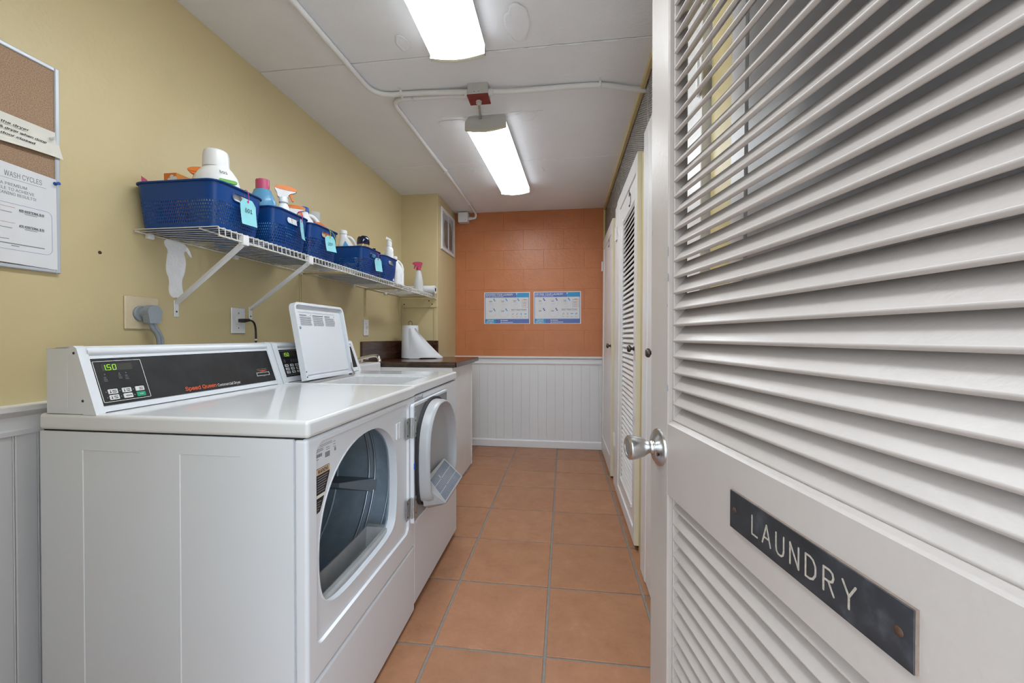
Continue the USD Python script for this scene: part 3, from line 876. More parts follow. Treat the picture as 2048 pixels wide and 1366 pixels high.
# worktop, console
part(dy, 'worktop', rbox(-1.350, -0.594, Y0 - 0.002, Y1 - 0.001, 0.8785, 0.921, 0.010, 3), 'appliance_top', smooth=40)
part(dy, 'worktop_gap', box(-1.34, -0.612, Y0 + 0.004, Y1 - 0.004, 0.874, 0.880), 'dark_gap')
con = part(dy, 'console', console_body(Y0 + 0.016, Y1 - 0.016), 'appliance', smooth=35)
part(dy, 'console_side', box(-1.325, -1.262, Y0 + 0.0005, Y0 + 0.016, 0.9215, 1.089), 'appliance_body')
part(dy, 'console_side', loft([np.array([(a, yy, b) for a, b in ((-1.325, 0.9215), (-1.325, 1.089), (-1.250, 1.089), (-1.236, 1.078), (-1.183, 0.9215))]) for yy in (Y0 + 0.001, Y0 + 0.0155)]), 'appliance_body')
part(dy, 'console_end', end_cap(Y0, Y0 + 0.022), 'appliance', smooth=35)
part(dy, 'console_end', end_cap(Y1 - 0.030, Y1 - 0.002), 'appliance', smooth=35)
for xx, zz in ((-1.242, 1.077), (-1.216, 0.955)):
    part(dy, 'screw', onto(lathe([(0, 0.0022), (0.003, 0.0018), (0.0044, 0)], 12), (xx, Y0 + 0.001, zz), (1, 0, 0), (0, 0, 1)), 'screw', smooth=40)
part(dy, 'trim_bar', tube([(-1.2375, Y0 + 0.02, 1.0795), (-1.2375, Y1 - 0.03, 1.0795)], 0.0115, 14), 'appliance', smooth=True)
cp = part(dy, 'control_panel', on_console(box(0.891, 1.516, -0.155, -0.026, -0.001, 0.0012)), 'black_panel', label='black control panel')
Lf = 0.0012
dec = lambda name, m, mat, label=None, k=None, lift=0.0012: part(k or cp, name, on_console(m, lift), mat, label=label)
dec('border_line', frame(0.8935, 1.0135, -0.1475, -0.0335, 0.0014, 0.0004, 0.003), 'print_white')
ds = dec('display', box(0.911, 0.986, -0.0612, -0.0425, 0, 0.0005), 'display_glass', 'unlit grey display window')
dec('display_digits', seven_seg('1.50', 0.9115, -0.0592, 0.0145), 'digits', 'green lit figures reading 1.50', lift=0.0018)
for i, (a, b) in enumerate(((0.909, 0.932), (0.943, 0.966), (0.977, 1.000))):
    for j, (c, d) in enumerate(((-0.1260, -0.1130), (-0.1420, -0.1290))):
        gbtn = i == 2 and j == 1
        bt = dec('button', extrude(rrect(a, b, c, d, 0.0018, 3), 0.0016), 'button_green' if gbtn else 'button', 'green start button' if gbtn else None)
        cx, cy = (a + b) / 2, (c + d) / 2
        if i < 2 and j == 0 or i == 0:
            dec('button_mark', trimesh.util.concatenate([box(a + 0.0045, a + 0.0058, cy - 0.004, cy + 0.004, 0, 0.0003), box(a + 0.0035, a + 0.0068, cy - 0.004, cy - 0.0018, 0, 0.0003)]), 'print_dark', lift=0.0029)
        lab = (('HIGH', 'TEMP'), ('LOW', 'TEMP'), ('NO', 'HEAT')) if j == 0 else (('MED', 'TEMP'), ('DELICATES', None), ('START', None))
        for q, tx in enumerate(lab[i]):
            if tx:
                w = 0.0105 if len(tx) < 6 else 0.015
                dec('button_text', move(text(tx, 0.0026, 0.0003, True, w), (cx - w / 2 + (0.003 if len(tx) < 6 and not gbtn else 0.001), cy + (0.0008 if lab[i][1] and q == 0 else (-0.0038 if lab[i][1] else -0.0013)), 0)), 'print_white' if gbtn else 'print_dark', lift=0.0029)
for a, b in ((0.914, -0.0706), (0.949, -0.0706), (0.966, -0.0706), (0.905, -0.1195), (0.938, -0.1195), (0.972, -0.1195), (0.905, -0.135), (0.938, -0.135), (0.972, -0.1355)):
    dec('indicator', onto(lathe([(0, 0.0005), (0.0014, 0.0005), (0.0014, 0)], 8), (a, b, 0), (1, 0, 0), (0, 1, 0)), 'print_grey')
for a, b, tx in ((0.9085, -0.0865, ('INSERT', 'COINS')), (0.945, -0.082, ('DRY', 'IN USE')), (0.961, -0.085, ('COOL', 'DOWN'))):
    for q, t_ in enumerate(tx):
        dec('panel_text', move(text(t_, 0.0024, 0.0003, False, 0.0088), (a, b - q * 0.0038, 0)), 'print_grey')
    dec('panel_icon', frame(a + 0.0015, a + 0.0065, b + 0.0045, b + 0.0085, 0.0007, 0.0003, 0.0012), 'print_grey')
dec('logo_text', move(text('Speed Queen', 0.0125, 0.0004, True, 0.115), (1.120, -0.1465, 0)), 'print_orange', 'orange lettering Speed Queen')
dec('logo_text', move(text('Commercial Dryer', 0.0098, 0.0004, False, 0.098), (1.239, -0.1470, 0)), 'print_white', 'white lettering Commercial Dryer')
sl_ = dec('card_slot', frame(1.425, 1.491, -0.1292, -0.1152, 0.0017, 0.0012), 'print_white')
dec('slot_gap', box(1.4275, 1.4885, -0.1272, -0.1172, 0.0, 0.0006), 'black_plastic')
dec('slot_arrow', extrude(sg.Polygon([(1.430, -0.107), (1.488, -0.107), (1.461, -0.1128)]), 0.0004), 'print_orange')
dec('slot_text', move(text('INSERT CARD HERE', 0.0030, 0.0003, False, 0.050), (1.432, -0.1035, 0)), 'print_grey')
dec('slot_text', move(text('PUSH', 0.0025, 0.0003, False, 0.013), (1.452, -0.1335, 0)), 'print_grey')
# the labels beside the opening


def front_print(m, x=-0.6063):
    return onto(m, (x, 0, 0), (0, 1, 0), (0, 0, 1))


wls = sg.Polygon([(0.914, 0.790), (0.9675, 0.790), (0.9715, 0.786), (0.9695, 0.768), (0.938, 0.700), (0.928, 0.682), (0.914, 0.680)])
wlb = part(dy, 'warning_label', front_print(extrude(wls, 0.0005)), 'black_plastic', label='black warning sticker with an orange heading')
part(wlb, 'label_heading', front_print(move(extrude(sg.box(0.914, 0.774, 0.9708, 0.789), 0.0002), (0, 0, 0.0005))), 'tan')
part(wlb, 'label_text', front_print(move(text('WARNING', 0.0095, 0.0002, True, 0.044), (0.9195, 0.7768, 0.0007))), 'print_dark')
rows = []
for i in range(14):
    zz = 0.769 - i * 0.0061
    if 6.5 < i < 9.5:
        continue
    xe = 0.963 - max(0, (0.762 - zz)) * 0.50
    rows.append(box(0.917, xe - 0.003 * (i % 3), zz - 0.0020, zz, 0.0005, 0.0007))
part(wlb, 'label_text', front_print(trimesh.util.concatenate(rows)), 'print_grey')
part(wlb, 'label_band', front_print(box(0.9145, 0.948, 0.7165, 0.7245, 0.0005, 0.0007)), 'old_paper')
rl = [box(0.914 + i * 0.0019, 0.914 + i * 0.0019 + (0.0007 + 0.0006 * (i % 2)), 0.818, 0.826, 0, 0.0003) for i in range(13)]
rl += [box(0.951 + i * 0.0019, 0.951 + i * 0.0019 + (0.0007 + 0.0006 * ((i * 2) % 3 > 0)), 0.8095, 0.823, 0, 0.0003) for i in range(11)]
rl += bars(0.914, 0.950, 0.838, 2, 0.0042, 0.0014) + bars(0.930, 0.995, 0.846, 2, 0.0035, 0.0011) + bars(0.955, 0.975, 0.8345, 2, 0.005, 0.0014) + bars(0.914, 0.926, 0.814, 1, 0.005, 0.0014) + bars(0.988, 1.000, 0.842, 3, 0.007, 0.0014) + [box(0.993, 0.9995, 0.8155, 0.8245, 0, 0.0003)]
part(dy, 'rating_print', front_print(trimesh.util.concatenate(rl)), 'print_grey')

# screw covers above the upper hinge
for a in (1.392, 1.412):
    part(dy, 'hinge_cover', rbox(-0.6075, -0.6015, a - 0.0075, a + 0.0075, 0.742, 0.802, 0.0028, 1), 'appliance', smooth=40)
for z0, z1 in ((0.722, 0.802), (0.408, 0.488)):
    hn = part(dy, 'hinge', [box(-0.5995, -0.5965, 1.458, 1.4935, z0, z1, 0.0008), box(-0.5832, -0.5812, 1.4945, 1.526, z0, z1, 0.0006), tube([(-0.590, 1.4940, z0), (-0.590, 1.4940, z1)], 0.0042, 10)], 'steel', smooth=40)
    part(hn, 'hinge_screw', [onto(lathe([(0, 0.0012), (0.0034, 0.0008), (0.0038, 0)], 10), (xx, yy, zz), (0, 1, 0), (0, 0, 1)) for xx, yy in ((-0.5965, 1.470), (-0.5812, 1.516)) for zz in (z0 + 0.014, z1 - 0.014)], 'screw', smooth=40)

# the door, swung right round against the washer
DOX = -0.5830
dz0, dz1, dya, dyb = 0.380, 0.853, 1.4985, 1.962
dshape = rrect(dya, dyb, dz0, dz1, 0.012, 5)
dd = part(dy, 'door', cut(in_front(dshape, -0.5975, 0.0145), in_front(rrect(dya + 0.009, dyb - 0.009, dz0 + 0.009, dz1 - 0.009, 0.008, 5), DOX - 0.008, 0.03)), 'appliance', smooth=35, label='white door pan swung fully open')
part(dd, 'door_liner', in_front(rrect(dya + 0.009, dyb - 0.009, dz0 + 0.009, dz1 - 0.009, 0.008, 5), DOX - 0.009, 0.0065), 'grey_plastic', label='grey door liner')
plug = np.array(OPEN)
plug = np.c_[-(plug[:, 0] - 1.157), plug[:, 1] - 0.618]
plug = np.c_[plug[:, 0] * 0.90 + 1.738, plug[:, 1] * 1.00 + 0.634]


def grown(d):
    return sg.Polygon(plug).buffer(d, quad_segs=4)


part(dd, 'door_gasket', in_front(grown(0.010).difference(grown(-0.012)), DOX - 0.0035, 0.014), 'rubber', smooth=40, label='black rubber door seal')
ctr = plug.mean(0)


def ring_pts(s, x):
    q = (plug - ctr) * s + ctr
    return np.c_[np.full(len(q), x), q]


rings = [ring_pts(1.00, DOX - 0.002), ring_pts(0.985, DOX + 0.036), ring_pts(0.965, DOX + 0.049), ring_pts(0.940, DOX + 0.053), ring_pts(0.91, DOX + 0.050), ring_pts(0.865, DOX + 0.022), ring_pts(0.80, DOX + 0.010), ring_pts(0.4, DOX + 0.008), ring_pts(0.02, DOX + 0.008)]
part(dd, 'door_dish', loft(rings), 'grey_light', smooth=50, label='pale grey dished door plug')
sA, sB, sC, sD = np.array((-0.557, 1.595, 0.525)), np.array((-0.557, 1.812, 0.550)), np.array((-0.495, 1.628, 0.418)), np.array((-0.488, 1.885, 0.442))
sc = part(dd, 'lint_hood', hull([sA, sB, sC, sD, (-0.565, 1.53, 0.53), (-0.565, 1.56, 0.43), (-0.56, 1.60, 0.405), (-0.515, 1.645, 0.402), (-0.50, 1.66, 0.405), (-0.56, 1.86, 0.415), (-0.495, 1.872, 0.424)]), 'grey_light', smooth=30, label='grey lint hood at the foot of the door')
ex_, ey_ = (sB - sA), (sA - sC)
nn = np.cross(ex_, ey_)
nn /= np.linalg.norm(nn)
if nn[0] < 0:
    nn = -nn
for i in range(20):
    u = (i + 0.5) / 20
    if i in (7,):
        spans = ((0.06, 0.20), (0.32, 0.94))
    else:
        spans = ((0.06, 0.335), (0.365, 0.635), (0.665, 0.94))
    for s0, s1 in spans:
        q = []
        for du in (-0.016, 0.016):
            for ss in (s0, s1):
                top = sA + (sB - sA) * (0.04 + 0.92 * (u + du))
                bot = sC + (sD - sC) * (0.04 + 0.92 * (u + du))
                q.append(top + (bot - top) * ss)
        q = np.array(q)
        part(sc, 'grille_slot', hull(np.vstack([q + nn * 0.0002, q + nn * 0.0010])), 'grille_hole')
for yy, zz, s in ((1.522, 0.832, 0.010),):
    part(dd, 'liner_mark', in_front(sg.LineString([(1.516, 0.834), (1.523, 0.834), (1.523, 0.822), (1.514, 0.820)]).buffer(0.0009), DOX - 0.0026, 0.0006), 'print_white')
part(dd, 'door_catch', in_front(rrect(1.5005, 1.5065, 0.598, 0.622, 0.002), DOX - 0.004, 0.008), 'blue_cap', label='small blue door catch')

# ------------------------------------------------------------------ the washer
W0, W1 = 1.556, 2.204
ws = thing('washing_machine', 'white top-load washing machine with its lid standing open', 'washing machine', (-0.97, 1.88, 0))
part(ws, 'cabinet', cut(rbox(-1.346, -0.604, W0, W1, 0.024, 0.874, 0.009), box(-1.30, -0.65, W0 + 0.03, W1 - 0.03, 0.1, 0.9)), 'appliance', smooth=30)
for xx in (-1.30, -0.66):
    for yy in (W0 + 0.05, W1 - 0.05):
        part(ws, 'foot', lathe([(0, 0), (0.02, 0), (0.02, 0.012), (0.010, 0.016), (0.010, 0.03), (0, 0.03)], 14, at=(xx, yy, 0.0)), 'rubber', smooth=40)
LO = (-1.085, -0.695, 1.600, 1.985)
hole = onto(extrude(rrect(LO[0], LO[1], LO[2], LO[3], 0.045), 0.4), (0, 0, 0.7), (1, 0, 0), (0, 1, 0))
ledge = onto(extrude(rrect(LO[0] - 0.022, LO[1] + 0.022, LO[2] - 0.022, LO[3] + 0.022, 0.055), 0.1), (0, 0, 0.911), (1, 0, 0), (0, 1, 0))
part(ws, 'worktop', cut(rbox(-1.350, -0.602, W0 - 0.001, W1, 0.8785, 0.921, 0.010, 3), hole, ledge), 'appliance_top', smooth=35)
part(ws, 'worktop_gap', cut(box(-1.33, -0.622, W0 + 0.006, W1 - 0.006, 0.873, 0.880), box(-1.095, -0.685, 1.59, 1.995, 0.8, 1.0)), 'dark_gap')
part(ws, 'lid_well', cut(onto(extrude(rrect(LO[0] - 0.001, LO[1] + 0.001, LO[2] - 0.001, LO[3] + 0.001, 0.045), 0.12), (0, 0, 0.789), (1, 0, 0), (0, 1, 0)), onto(extrude(rrect(LO[0] + 0.003, LO[1] - 0.003, LO[2] + 0.003, LO[3] - 0.003, 0.043), 0.2), (0, 0, 0.78), (1, 0, 0), (0, 1, 0))), 'white_plastic', smooth=40)
part(ws, 'tub', lathe([(0, 0.45), (0.235, 0.45), (0.245, 0.47), (0.245, 0.79), (0.200, 0.802), (0.200, 0.797), (0.238, 0.785), (0.238, 0.475), (0.05, 0.46), (0.045, 0.70), (0, 0.71)], 40, at=(-0.93, 1.86, 0)), 'white_plastic', smooth=40)
part(ws, 'console', console_body(W0 + 0.016, W1 - 0.016), 'appliance', smooth=35)
part(ws, 'console_end', end_cap(W0 - 0.002, W0 + 0.026), 'appliance', smooth=35)
part(ws, 'console_end', end_cap(W1 - 0.022, W1), 'appliance', smooth=35)
part(ws, 'console_side', loft([np.array([(a, yy, b) for a, b in ((-1.325, 0.9215), (-1.325, 1.089), (-1.250, 1.089), (-1.236, 1.078), (-1.183, 0.9215))]) for yy in (W1 - 0.016, W1 - 0.001)]), 'appliance_body')
part(ws, 'trim_bar', tube([(-1.2375, W0 + 0.026, 1.0795), (-1.2375, W1 - 0.022, 1.0795)], 0.0115, 14), 'appliance', smooth=True)
cw = part(ws, 'control_panel', on_console(box(1.583, 2.178, -0.149, -0.026, -0.001, 0.0012)), 'black_panel', label='black control panel')
dw = lambda name, m, mat, label=None, lift=0.0012: part(cw, name, on_console(m, lift), mat, label=label)
dw('border_line', box(1.584, 1.72, -0.0325, -0.031, 0, 0.0004), 'print_grey')
dw('border_line', box(1.584, 1.72, -0.1425, -0.141, 0, 0.0004), 'print_grey')
dw('display', box(1.602, 1.68, -0.0585, -0.0385, 0, 0.0005), 'display_glass')
dw('display_digits', seven_seg('1.50', 1.604, -0.0565, 0.0150), 'digits', 'green lit figures reading 1.50', lift=0.0018)
for i in range(4):
    for j in range(3):
        a, b = 1.594 + i * 0.0335, -0.1045 - j * 0.0152
        dw('button', extrude(rrect(a, a + 0.022, b, b + 0.0115, 0.0015, 3), 0.0014), 'button' if i < 3 else 'display_glass')
        dw('button_text', trimesh.util.concatenate([box(a + 0.004, a + 0.018, b + 0.0062, b + 0.0082, 0, 0.0003), box(a + 0.006, a + 0.016, b + 0.003, b + 0.0048, 0, 0.0003)]), 'print_dark', lift=0.0027)
for a in (1.597, 1.640, 1.656, 1.672):
    dw('panel_text', trimesh.util.concatenate([box(a, a + 0.009, -0.074 - k_ * 0.005, -0.0722 - k_ * 0.005, 0, 0.0003) for k_ in range(3)]), 'print_grey')
brand = part(ws, 'brand_text', onto(text('Caldwell', 0.016, 0.0004, True, 0.10), (-0.6042, 1.562, 0.8535), (0, 1, 0), (0, 0, 1)), 'print_grey', label='dark lettering Caldwell')

# lid, leaning back
lb, lt_ = np.array((-1.105, 0, 0.930)), np.array((-1.168, 0, 1.268))
lu = (lt_ - lb) / np.linalg.norm(lt_ - lb)
LL = np.linalg.norm(lt_ - lb)


def on_lid(m, lift=0.0):
    nrm = np.cross(np.array([0, 1.0, 0]), lu)
    return onto(m, lb + nrm * lift, (0, 1, 0), lu)


lp = sg.Polygon(list(rrect(1.586, 1.972, 0.0, LL, 0.028, 6).exterior.coords)).union(sg.box(1.586, -0.002, 1.972, 0.08))
lid = part(ws, 'lid', on_lid(cut(extrude(lp, 0.026), move(extrude(lp.buffer(-0.011).intersection(sg.box(1.5, 0.004, 2.1, 1)), 0.03), (0, 0, 0.009))), -0.013), 'appliance', smooth=30, label='open lid leaning back against the console')
part(lid, 'lid_panel', on_lid(move(extrude(lp.buffer(-0.024).intersection(sg.box(1.5, 0.012, 2.1, 0.315)), 0.004), (0, 0, -0.004))), 'appliance', smooth=30)
tx = []
for c_ in range(3):
    tx += bars(1.628 + c_ * 0.093, 1.712 + c_ * 0.093, 0.292, 1, 0.004, 0.005, 0.0003, c_, 0.5) + bars(1.628 + c_ * 0.093, 1.712 + c_ * 0.093, 0.2825, 9, 0.0046, 0.0020, 0.0003, 10 + c_, 0.15)
    tx.append(box(1.705 + c_ * 0.093, 1.709 + c_ * 0.093, 0.289, 0.294, 0, 0.0003))
tx.append(box(1.622, 1.902, 0.302, 0.3032, 0, 0.0003))
part(lid, 'lid_label', on_lid(trimesh.util.concatenate(tx), 0.0004), 'print_grey', label='block of small grey instructions')
part(lid, 'bumper', [on_lid(onto(lathe([(0, 0.004), (0.005, 0.003), (0.0065, 0)], 12), (1.620, 0.232, 0.0), (1, 0, 0), (0, 1, 0)), 0.0)], 'plug_grey', smooth=40)
for v_ in (0.035, 0.012):
    part(lid, 'lid_screw', on_lid(onto(lathe([(0, 0.001), (0.0028, 0.0008), (0.0032, 0)], 10), (1.5915, v_, 0.0), (1, 0, 0), (0, 1, 0)), 0.0132), 'screw')
part(lid, 'lid_spring', tube(smooth_path([on for on in ((-1.098, 1.955, 0.985), (-1.094, 1.952, 0.955), (-1.090, 1.966, 0.935), (-1.085, 1.972, 0.928))], 5), 0.003, 6), 'steel', smooth=True)
part(ws, 'lid_hinge', rbox(-1.118, -1.092, 1.962, 1.985, 0.918, 0.934, 0.004, 1), 'steel', smooth=40)

# ------------------------------------------------------------------ utility sink between the washer and the counter
sk = thing('utility_sink', 'white plastic laundry sink with a chrome spout behind the washer', 'sink', (-1.15, 2.5, 0))
sinko = rbox(-1.435, -0.93, 2.225, 2.792, 0.52, 0.862, 0.02)
part(sk, 'basin', cut(sinko, rbox(-1.335, -0.965, 2.262, 2.755, 0.56, 1.1, 0.04)), 'white_plastic', smooth=35)
part(sk, 'back_ledge', rbox(-1.437, -1.335, 2.225, 2.792, 0.852, 0.932, 0.012), 'white_plastic', smooth=35)
for xx in (-1.40, -0.97):
    for yy in (2.26, 2.755):
        part(sk, 'leg', lathe([(0, 0), (0.018, 0), (0.022, 0.53), (0, 0.53)], 12, at=(xx, yy, 0)), 'white_plastic', smooth=40)
fa = part(sk, 'faucet', [lathe([(0, 0), (0.026, 0), (0.024, 0.008), (0.016, 0.012), (0.015, 0.045), (0, 0.05)], 20, at=(-1.395, 2.52, 0.930)), rbox(-1.415, -1.375, 2.40, 2.64, 0.928, 0.944, 0.007)], 'chrome', smooth=40)
part(fa, 'spout', tube(smooth_path([(-1.395, 2.52, 0.955), (-1.37, 2.51, 0.966), (-1.29, 2.475, 0.983), (-1.215, 2.445, 0.995), (-1.185, 2.432, 0.990), (-1.172, 2.427, 0.972), (-1.170, 2.426, 0.958)], 6), 0.0105, 14), 'chrome', smooth=True)
for yy in (2.42, 2.62):
    part(fa, 'faucet_handle', [lathe([(0, 0), (0.014, 0), (0.014, 0.02), (0.008, 0.026), (0, 0.028)], 14, at=(-1.395, yy, 0.94)), rbox(-1.40, -1.345, yy - 0.006, yy + 0.006, 0.960, 0.972, 0.004, 1)], 'chrome', smooth=40)

# ------------------------------------------------------------------ counter
cab = thing('base_cabinet', 'white base cabinet under the dark wood countertop', 'cabinet', (-1.12, 3.1, 0))
part(cab, 'body', box(-1.44, -0.806, 2.812, 3.43, 0.02, 0.893, 0.002), 'white_closet')
part(cab, 'side_panel', box(-1.44, -0.80, 2.805, 2.812, 0.012, 0.893, 0.0015), 'white_closet')
part(cab, 'face_panel', box(-0.806, -0.799, 2.815, 3.385, 0.016, 0.893, 0.0015), 'white_closet')
part(cab, 'face_strip', box(-0.806, -0.795, 3.388, 3.412, 0.010, 0.893, 0.002), 'white_closet')
part(cab, 'kick_strip', box(-0.803, -0.7975, 2.83, 3.38, 0.004, 0.020), 'grey_tray')
ct = thing('countertop', 'dark stained wood countertop with worn front edge and backsplash', 'countertop', (-1.1, 3.2, 0.893))
top = hull([(x, yy, z) for x, yy, r in ((-1.447, 2.805, 0.0), (-0.772, 2.835, 0.012), (-0.772, 3.437, 0.0), (-1.447, 3.437, 0.0)) for z, e in ((0.893, 0.006), (0.899, 0.0), (0.924, 0.0), (0.931, 0.006)) for x, yy in ((x - (e if x > -1 else 0), yy + e),)])
part(ct, 'slab', top, 'wood', smooth=25)
part(ct, 'slab_end', box(XCH + 0.004, -0.778, 3.437, 3.60, 0.895, 0.931, 0.004), 'wood')
part(ct, 'worn_edge', box(-1.43, -0.785, 2.8015, 2.826, 0.8925, 0.9215, 0.004), 'wood_edge')
part(ct, 'backsplash', box(-1.449, -1.430, 2.70, 3.42, 0.931, 1.082, 0.004), 'wood')
part(ct, 'backsplash', box(-1.430, -1.105, 3.417, 3.4355, 0.931, 1.082, 0.003), 'wood')

pt = thing('paper_towel_roll', 'white paper towel roll standing upright on the dark counter', 'paper towels', (-1.300, 3.27, 0.931))
part(pt, 'roll', lathe([(0.019, 0.936), (0.073, 0.936), (0.075, 0.940), (0.072, 1.08), (0.066, 1.208), (0.064, 1.212), (0.019, 1.212)], 44, at=(-1.300, 3.27, 0)), 'towel', smooth=40)


def loose_sheet():
    nu, nv = 14, 18
    v = []
    for j in range(nv + 1):
        q = j / nv
        reach = 0.0 + 0.205 * (1 - q) ** 1.15 if q > 0.06 else 0.205 - 0.004
        for i in range(nu + 1):
            p = i / nu
            x = -1.300 + 0.02 + (0.05 + reach) * p
            yv = 3.27 - 0.0755 * math.cos(min(1, p * 1.3) * 0.7) + 0.10 * p * p * (1 - q) + 0.004 * math.sin(7 * p + 3 * q)
            z = 0.9335 + (1.185 - 0.932) * q + 0.006 * math.sin(math.pi * p) * (1 if 0.3 < p < 0.8 and q < 0.02 else 0)
            v.append((x, yv, z))
    f = []
    for j in range(nv):
        for i in range(nu):
            a = j * (nu + 1) + i
            f += [[a, a + 1, a + nu + 2], [a, a + nu + 2, a + nu + 1]]
    v = np.array(v)
    n = len(v)
    w = v + np.array([0, 0.0008, 0])
    f = np.array(f)
    return trimesh.Trimesh(np.vstack([v, w]), np.vstack([f, f[:, ::-1] + n]), process=False)


part(pt, 'loose_sheet', loose_sheet(), 'towel', smooth=True)
ph = thing('paper_towel_holder', 'dark wire loop of the stand inside the paper towel roll', 'paper towel holder', (-1.300, 3.27, 0.931))
part(ph, 'base', lathe([(0, 0.9315), (0.058, 0.9315), (0.058, 0.9355), (0, 0.9355)], 28, at=(-1.300, 3.27, 0)), 'steel')
part(ph, 'wire_loop', tube(fillet([(-1.316, 3.27, 0.935), (-1.316, 3.27, 1.248), (-1.284, 3.27, 1.248), (-1.284, 3.27, 0.935)], 0.016, 8), 0.0024, 8), 'bronze', smooth=True)

# ------------------------------------------------------------------ wire shelf, brackets
SZ, SX0, SX1, SY0, SY1 = 1.4815, -1.442, -1.128, 1.180, 3.425
shf = thing('wire_shelf', 'white coated wire shelf along the left wall above the machines', 'shelf', ((SX0 + SX1) / 2, 2.3, SZ))
for x, z in ((SX0, SZ - 0.005), (SX1, SZ - 0.004), (SX1 + 0.003, SZ - 0.030), (-1.195, SZ - 0.005)):
    part(shf, 'long_wire', tube([(x, SY0 + (0.0 if x < -1.3 else 0.0), z), (x, SY1, z)], 0.0030, 8), 'wire', smooth=True)
yy = SY0
while yy < SY1:
    part(shf, 'cross_wire', tube(fillet([(SX0, yy, SZ), (SX1 + 0.004, yy, SZ), (SX1 + 0.0065, yy, SZ - 0.031)], 0.004, 3), 0.0017, 6), 'wire', smooth=True)
    yy += 0.0245
for yy in (1.23, 1.60, 2.05, 2.6, 3.1):
    part(shf, 'wall_clip', rbox(XL, XL + 0.018, yy - 0.012, yy + 0.012, SZ - 0.022, SZ - 0.001, 0.005, 1), 'white_plastic', smooth=40)


def diag_bracket(yw, yf, label):
    t = thing('shelf_bracket', label, 'shelf bracket', (XL, yw, 1.2), 'white diagonal shelf braces')
    a, b = np.array((XL + 0.004, yw, 1.247)), np.array((SX1 + 0.002, yf, SZ - 0.032))
    d = (b - a) / np.linalg.norm(b - a)
    side = np.cross(d, (0, 0, 1.0))
    side /= np.linalg.norm(side)
    up = np.cross(side, d)
    w, h = 0.0075, 0.0055
    pts = [p + side * s * w + up * q * h for p in (a - d * 0.004, b + d * 0.008) for s in (-1, 1) for q in (-1, 1)]
    part(t, 'brace', hull(pts), 'white_plastic')
    part(t, 'wall_plate', box(XL, XL + 0.004, yw - 0.0095, yw + 0.0095, 1.192, 1.256, 0.0012), 'white_plastic')
    part(t, 'screw', onto(lathe([(0, 0.0016), (0.0028, 0.0012), (0.0036, 0)], 10), (XL + 0.004, yw, 1.213), (0, 1, 0), (0, 0, 1)), 'screw', smooth=40)
    part(t, 'shelf_clip', rbox(SX1 - 0.010, SX1 + 0.012, yf - 0.010, yf + 0.016, SZ - 0.040, SZ - 0.004, 0.003, 1), 'white_plastic', smooth=40)


diag_bracket(1.331, 1.285, 'white diagonal shelf brace beside the white filler patch')
diag_bracket(1.690, 1.655, 'white diagonal shelf brace above the open washer lid')


def l_bracket(yw, z0, label):
    t = thing('angle_bracket', label, 'shelf bracket', (XL, yw, 1.45), 'yellow painted angle brackets')
    part(t, 'wall_arm', [box(XL, XL + 0.005, yw - 0.011, yw + 0.011, z0, SZ - 0.008, 0.0015), box(XL + 0.004, XL + 0.010, yw - 0.004, yw + 0.004, z0 + 0.01, SZ - 0.01)], 'yellow')
    part(t, 'shelf_arm', [box(XL, -1.165, yw - 0.011, yw + 0.011, SZ - 0.0135, SZ - 0.0085, 0.0015), box(XL, -1.18, yw - 0.004, yw + 0.004, SZ - 0.02, SZ - 0.013)], 'yellow')


l_bracket(2.05, 1.30, 'yellow painted angle bracket behind the open washer lid')
l_bracket(2.775, 1.272, 'yellow painted angle bracket above the light switch')
l_bracket(3.385, 1.262, 'yellow painted angle bracket in the far corner beside the chase')

# ------------------------------------------------------------------ baskets
BW, BL, BH = 0.218, 0.316, 0.150     # along Y, along X, height


def basket_ring(v, n, off=0.0):
    """Points round the basket at height fraction v; the walls flare."""
    s = 0.90 + 0.10 * v ** 0.8
    a, b = BL / 2 * (s if True else 1) - off, BW / 2 * s - off
    poly = rrect(-a, a, -b, b, 0.040 * s, 10)
    c = np.array(poly.exterior.coords)[:-1]
    ln = sg.LinearRing(c)
    start = ln.project(sg.Point(a, 0))
    L = ln.length
    p = np.array([ln.interpolate((start + L * k / n) % L).coords[0] for k in range(n)])
    return np.c_[p, np.full(n, v * BH)]


def basket_lattice(nS=108, rows=7, v0=0.10, v1=0.61):
    n2 = nS * 2
    lev = np.linspace(v0, v1, rows + 1)
    fine = {}

    def P(s, v, off):
        key = (round(v, 4), off)
        if key not in fine:
            fine[key] = basket_ring(v, n2, off)
        R = fine[key]
        s = (s * 2) % n2
        i = int(math.floor(s)) % n2
        f = s - math.floor(s)
        return R[i] * (1 - f) + R[(i + 1) % n2] * f
    V, Fc = [], []
    for r in range(rows):
        va, vb = lev[r], lev[r + 1]
        sh = 0.5 * (r % 2)
        up = True
        for c in range(nS):
            s0, s1 = c + sh, c + 1 + sh
            for off, flip in ((0.0, False), (0.0022, True)):
                b = len(V)
                vm0, vm1 = va + (vb - va) * 0.11, va + (vb - va) * 0.85
                pts = [P(s0, va, off), P(s1, va, off), P(s1, vb, off), P(s0, vb, off),
                       P(s0 + 0.14, vm0, off), P(s1 - 0.14, vm0, off), P((s0 + s1) / 2, vm1, off)]
                V += pts
                ff = [[0, 1, 5], [0, 5, 4], [1, 2, 5], [2, 6, 5], [2, 3, 6], [3, 0, 4], [3, 4, 6]]
                Fc += [[b + q for q in (t[::-1] if flip else t)] for t in ff]
            i0, o0 = b - 7, b       # outer, inner
            for a_, c_ in ((4, 5), (5, 6), (6, 4)):
                Fc += [[i0 + a_, i0 + c_, o0 + c_], [i0 + a_, o0 + c_, o0 + a_]]
    return trimesh.Trimesh(np.array(V), np.array(Fc), process=False)


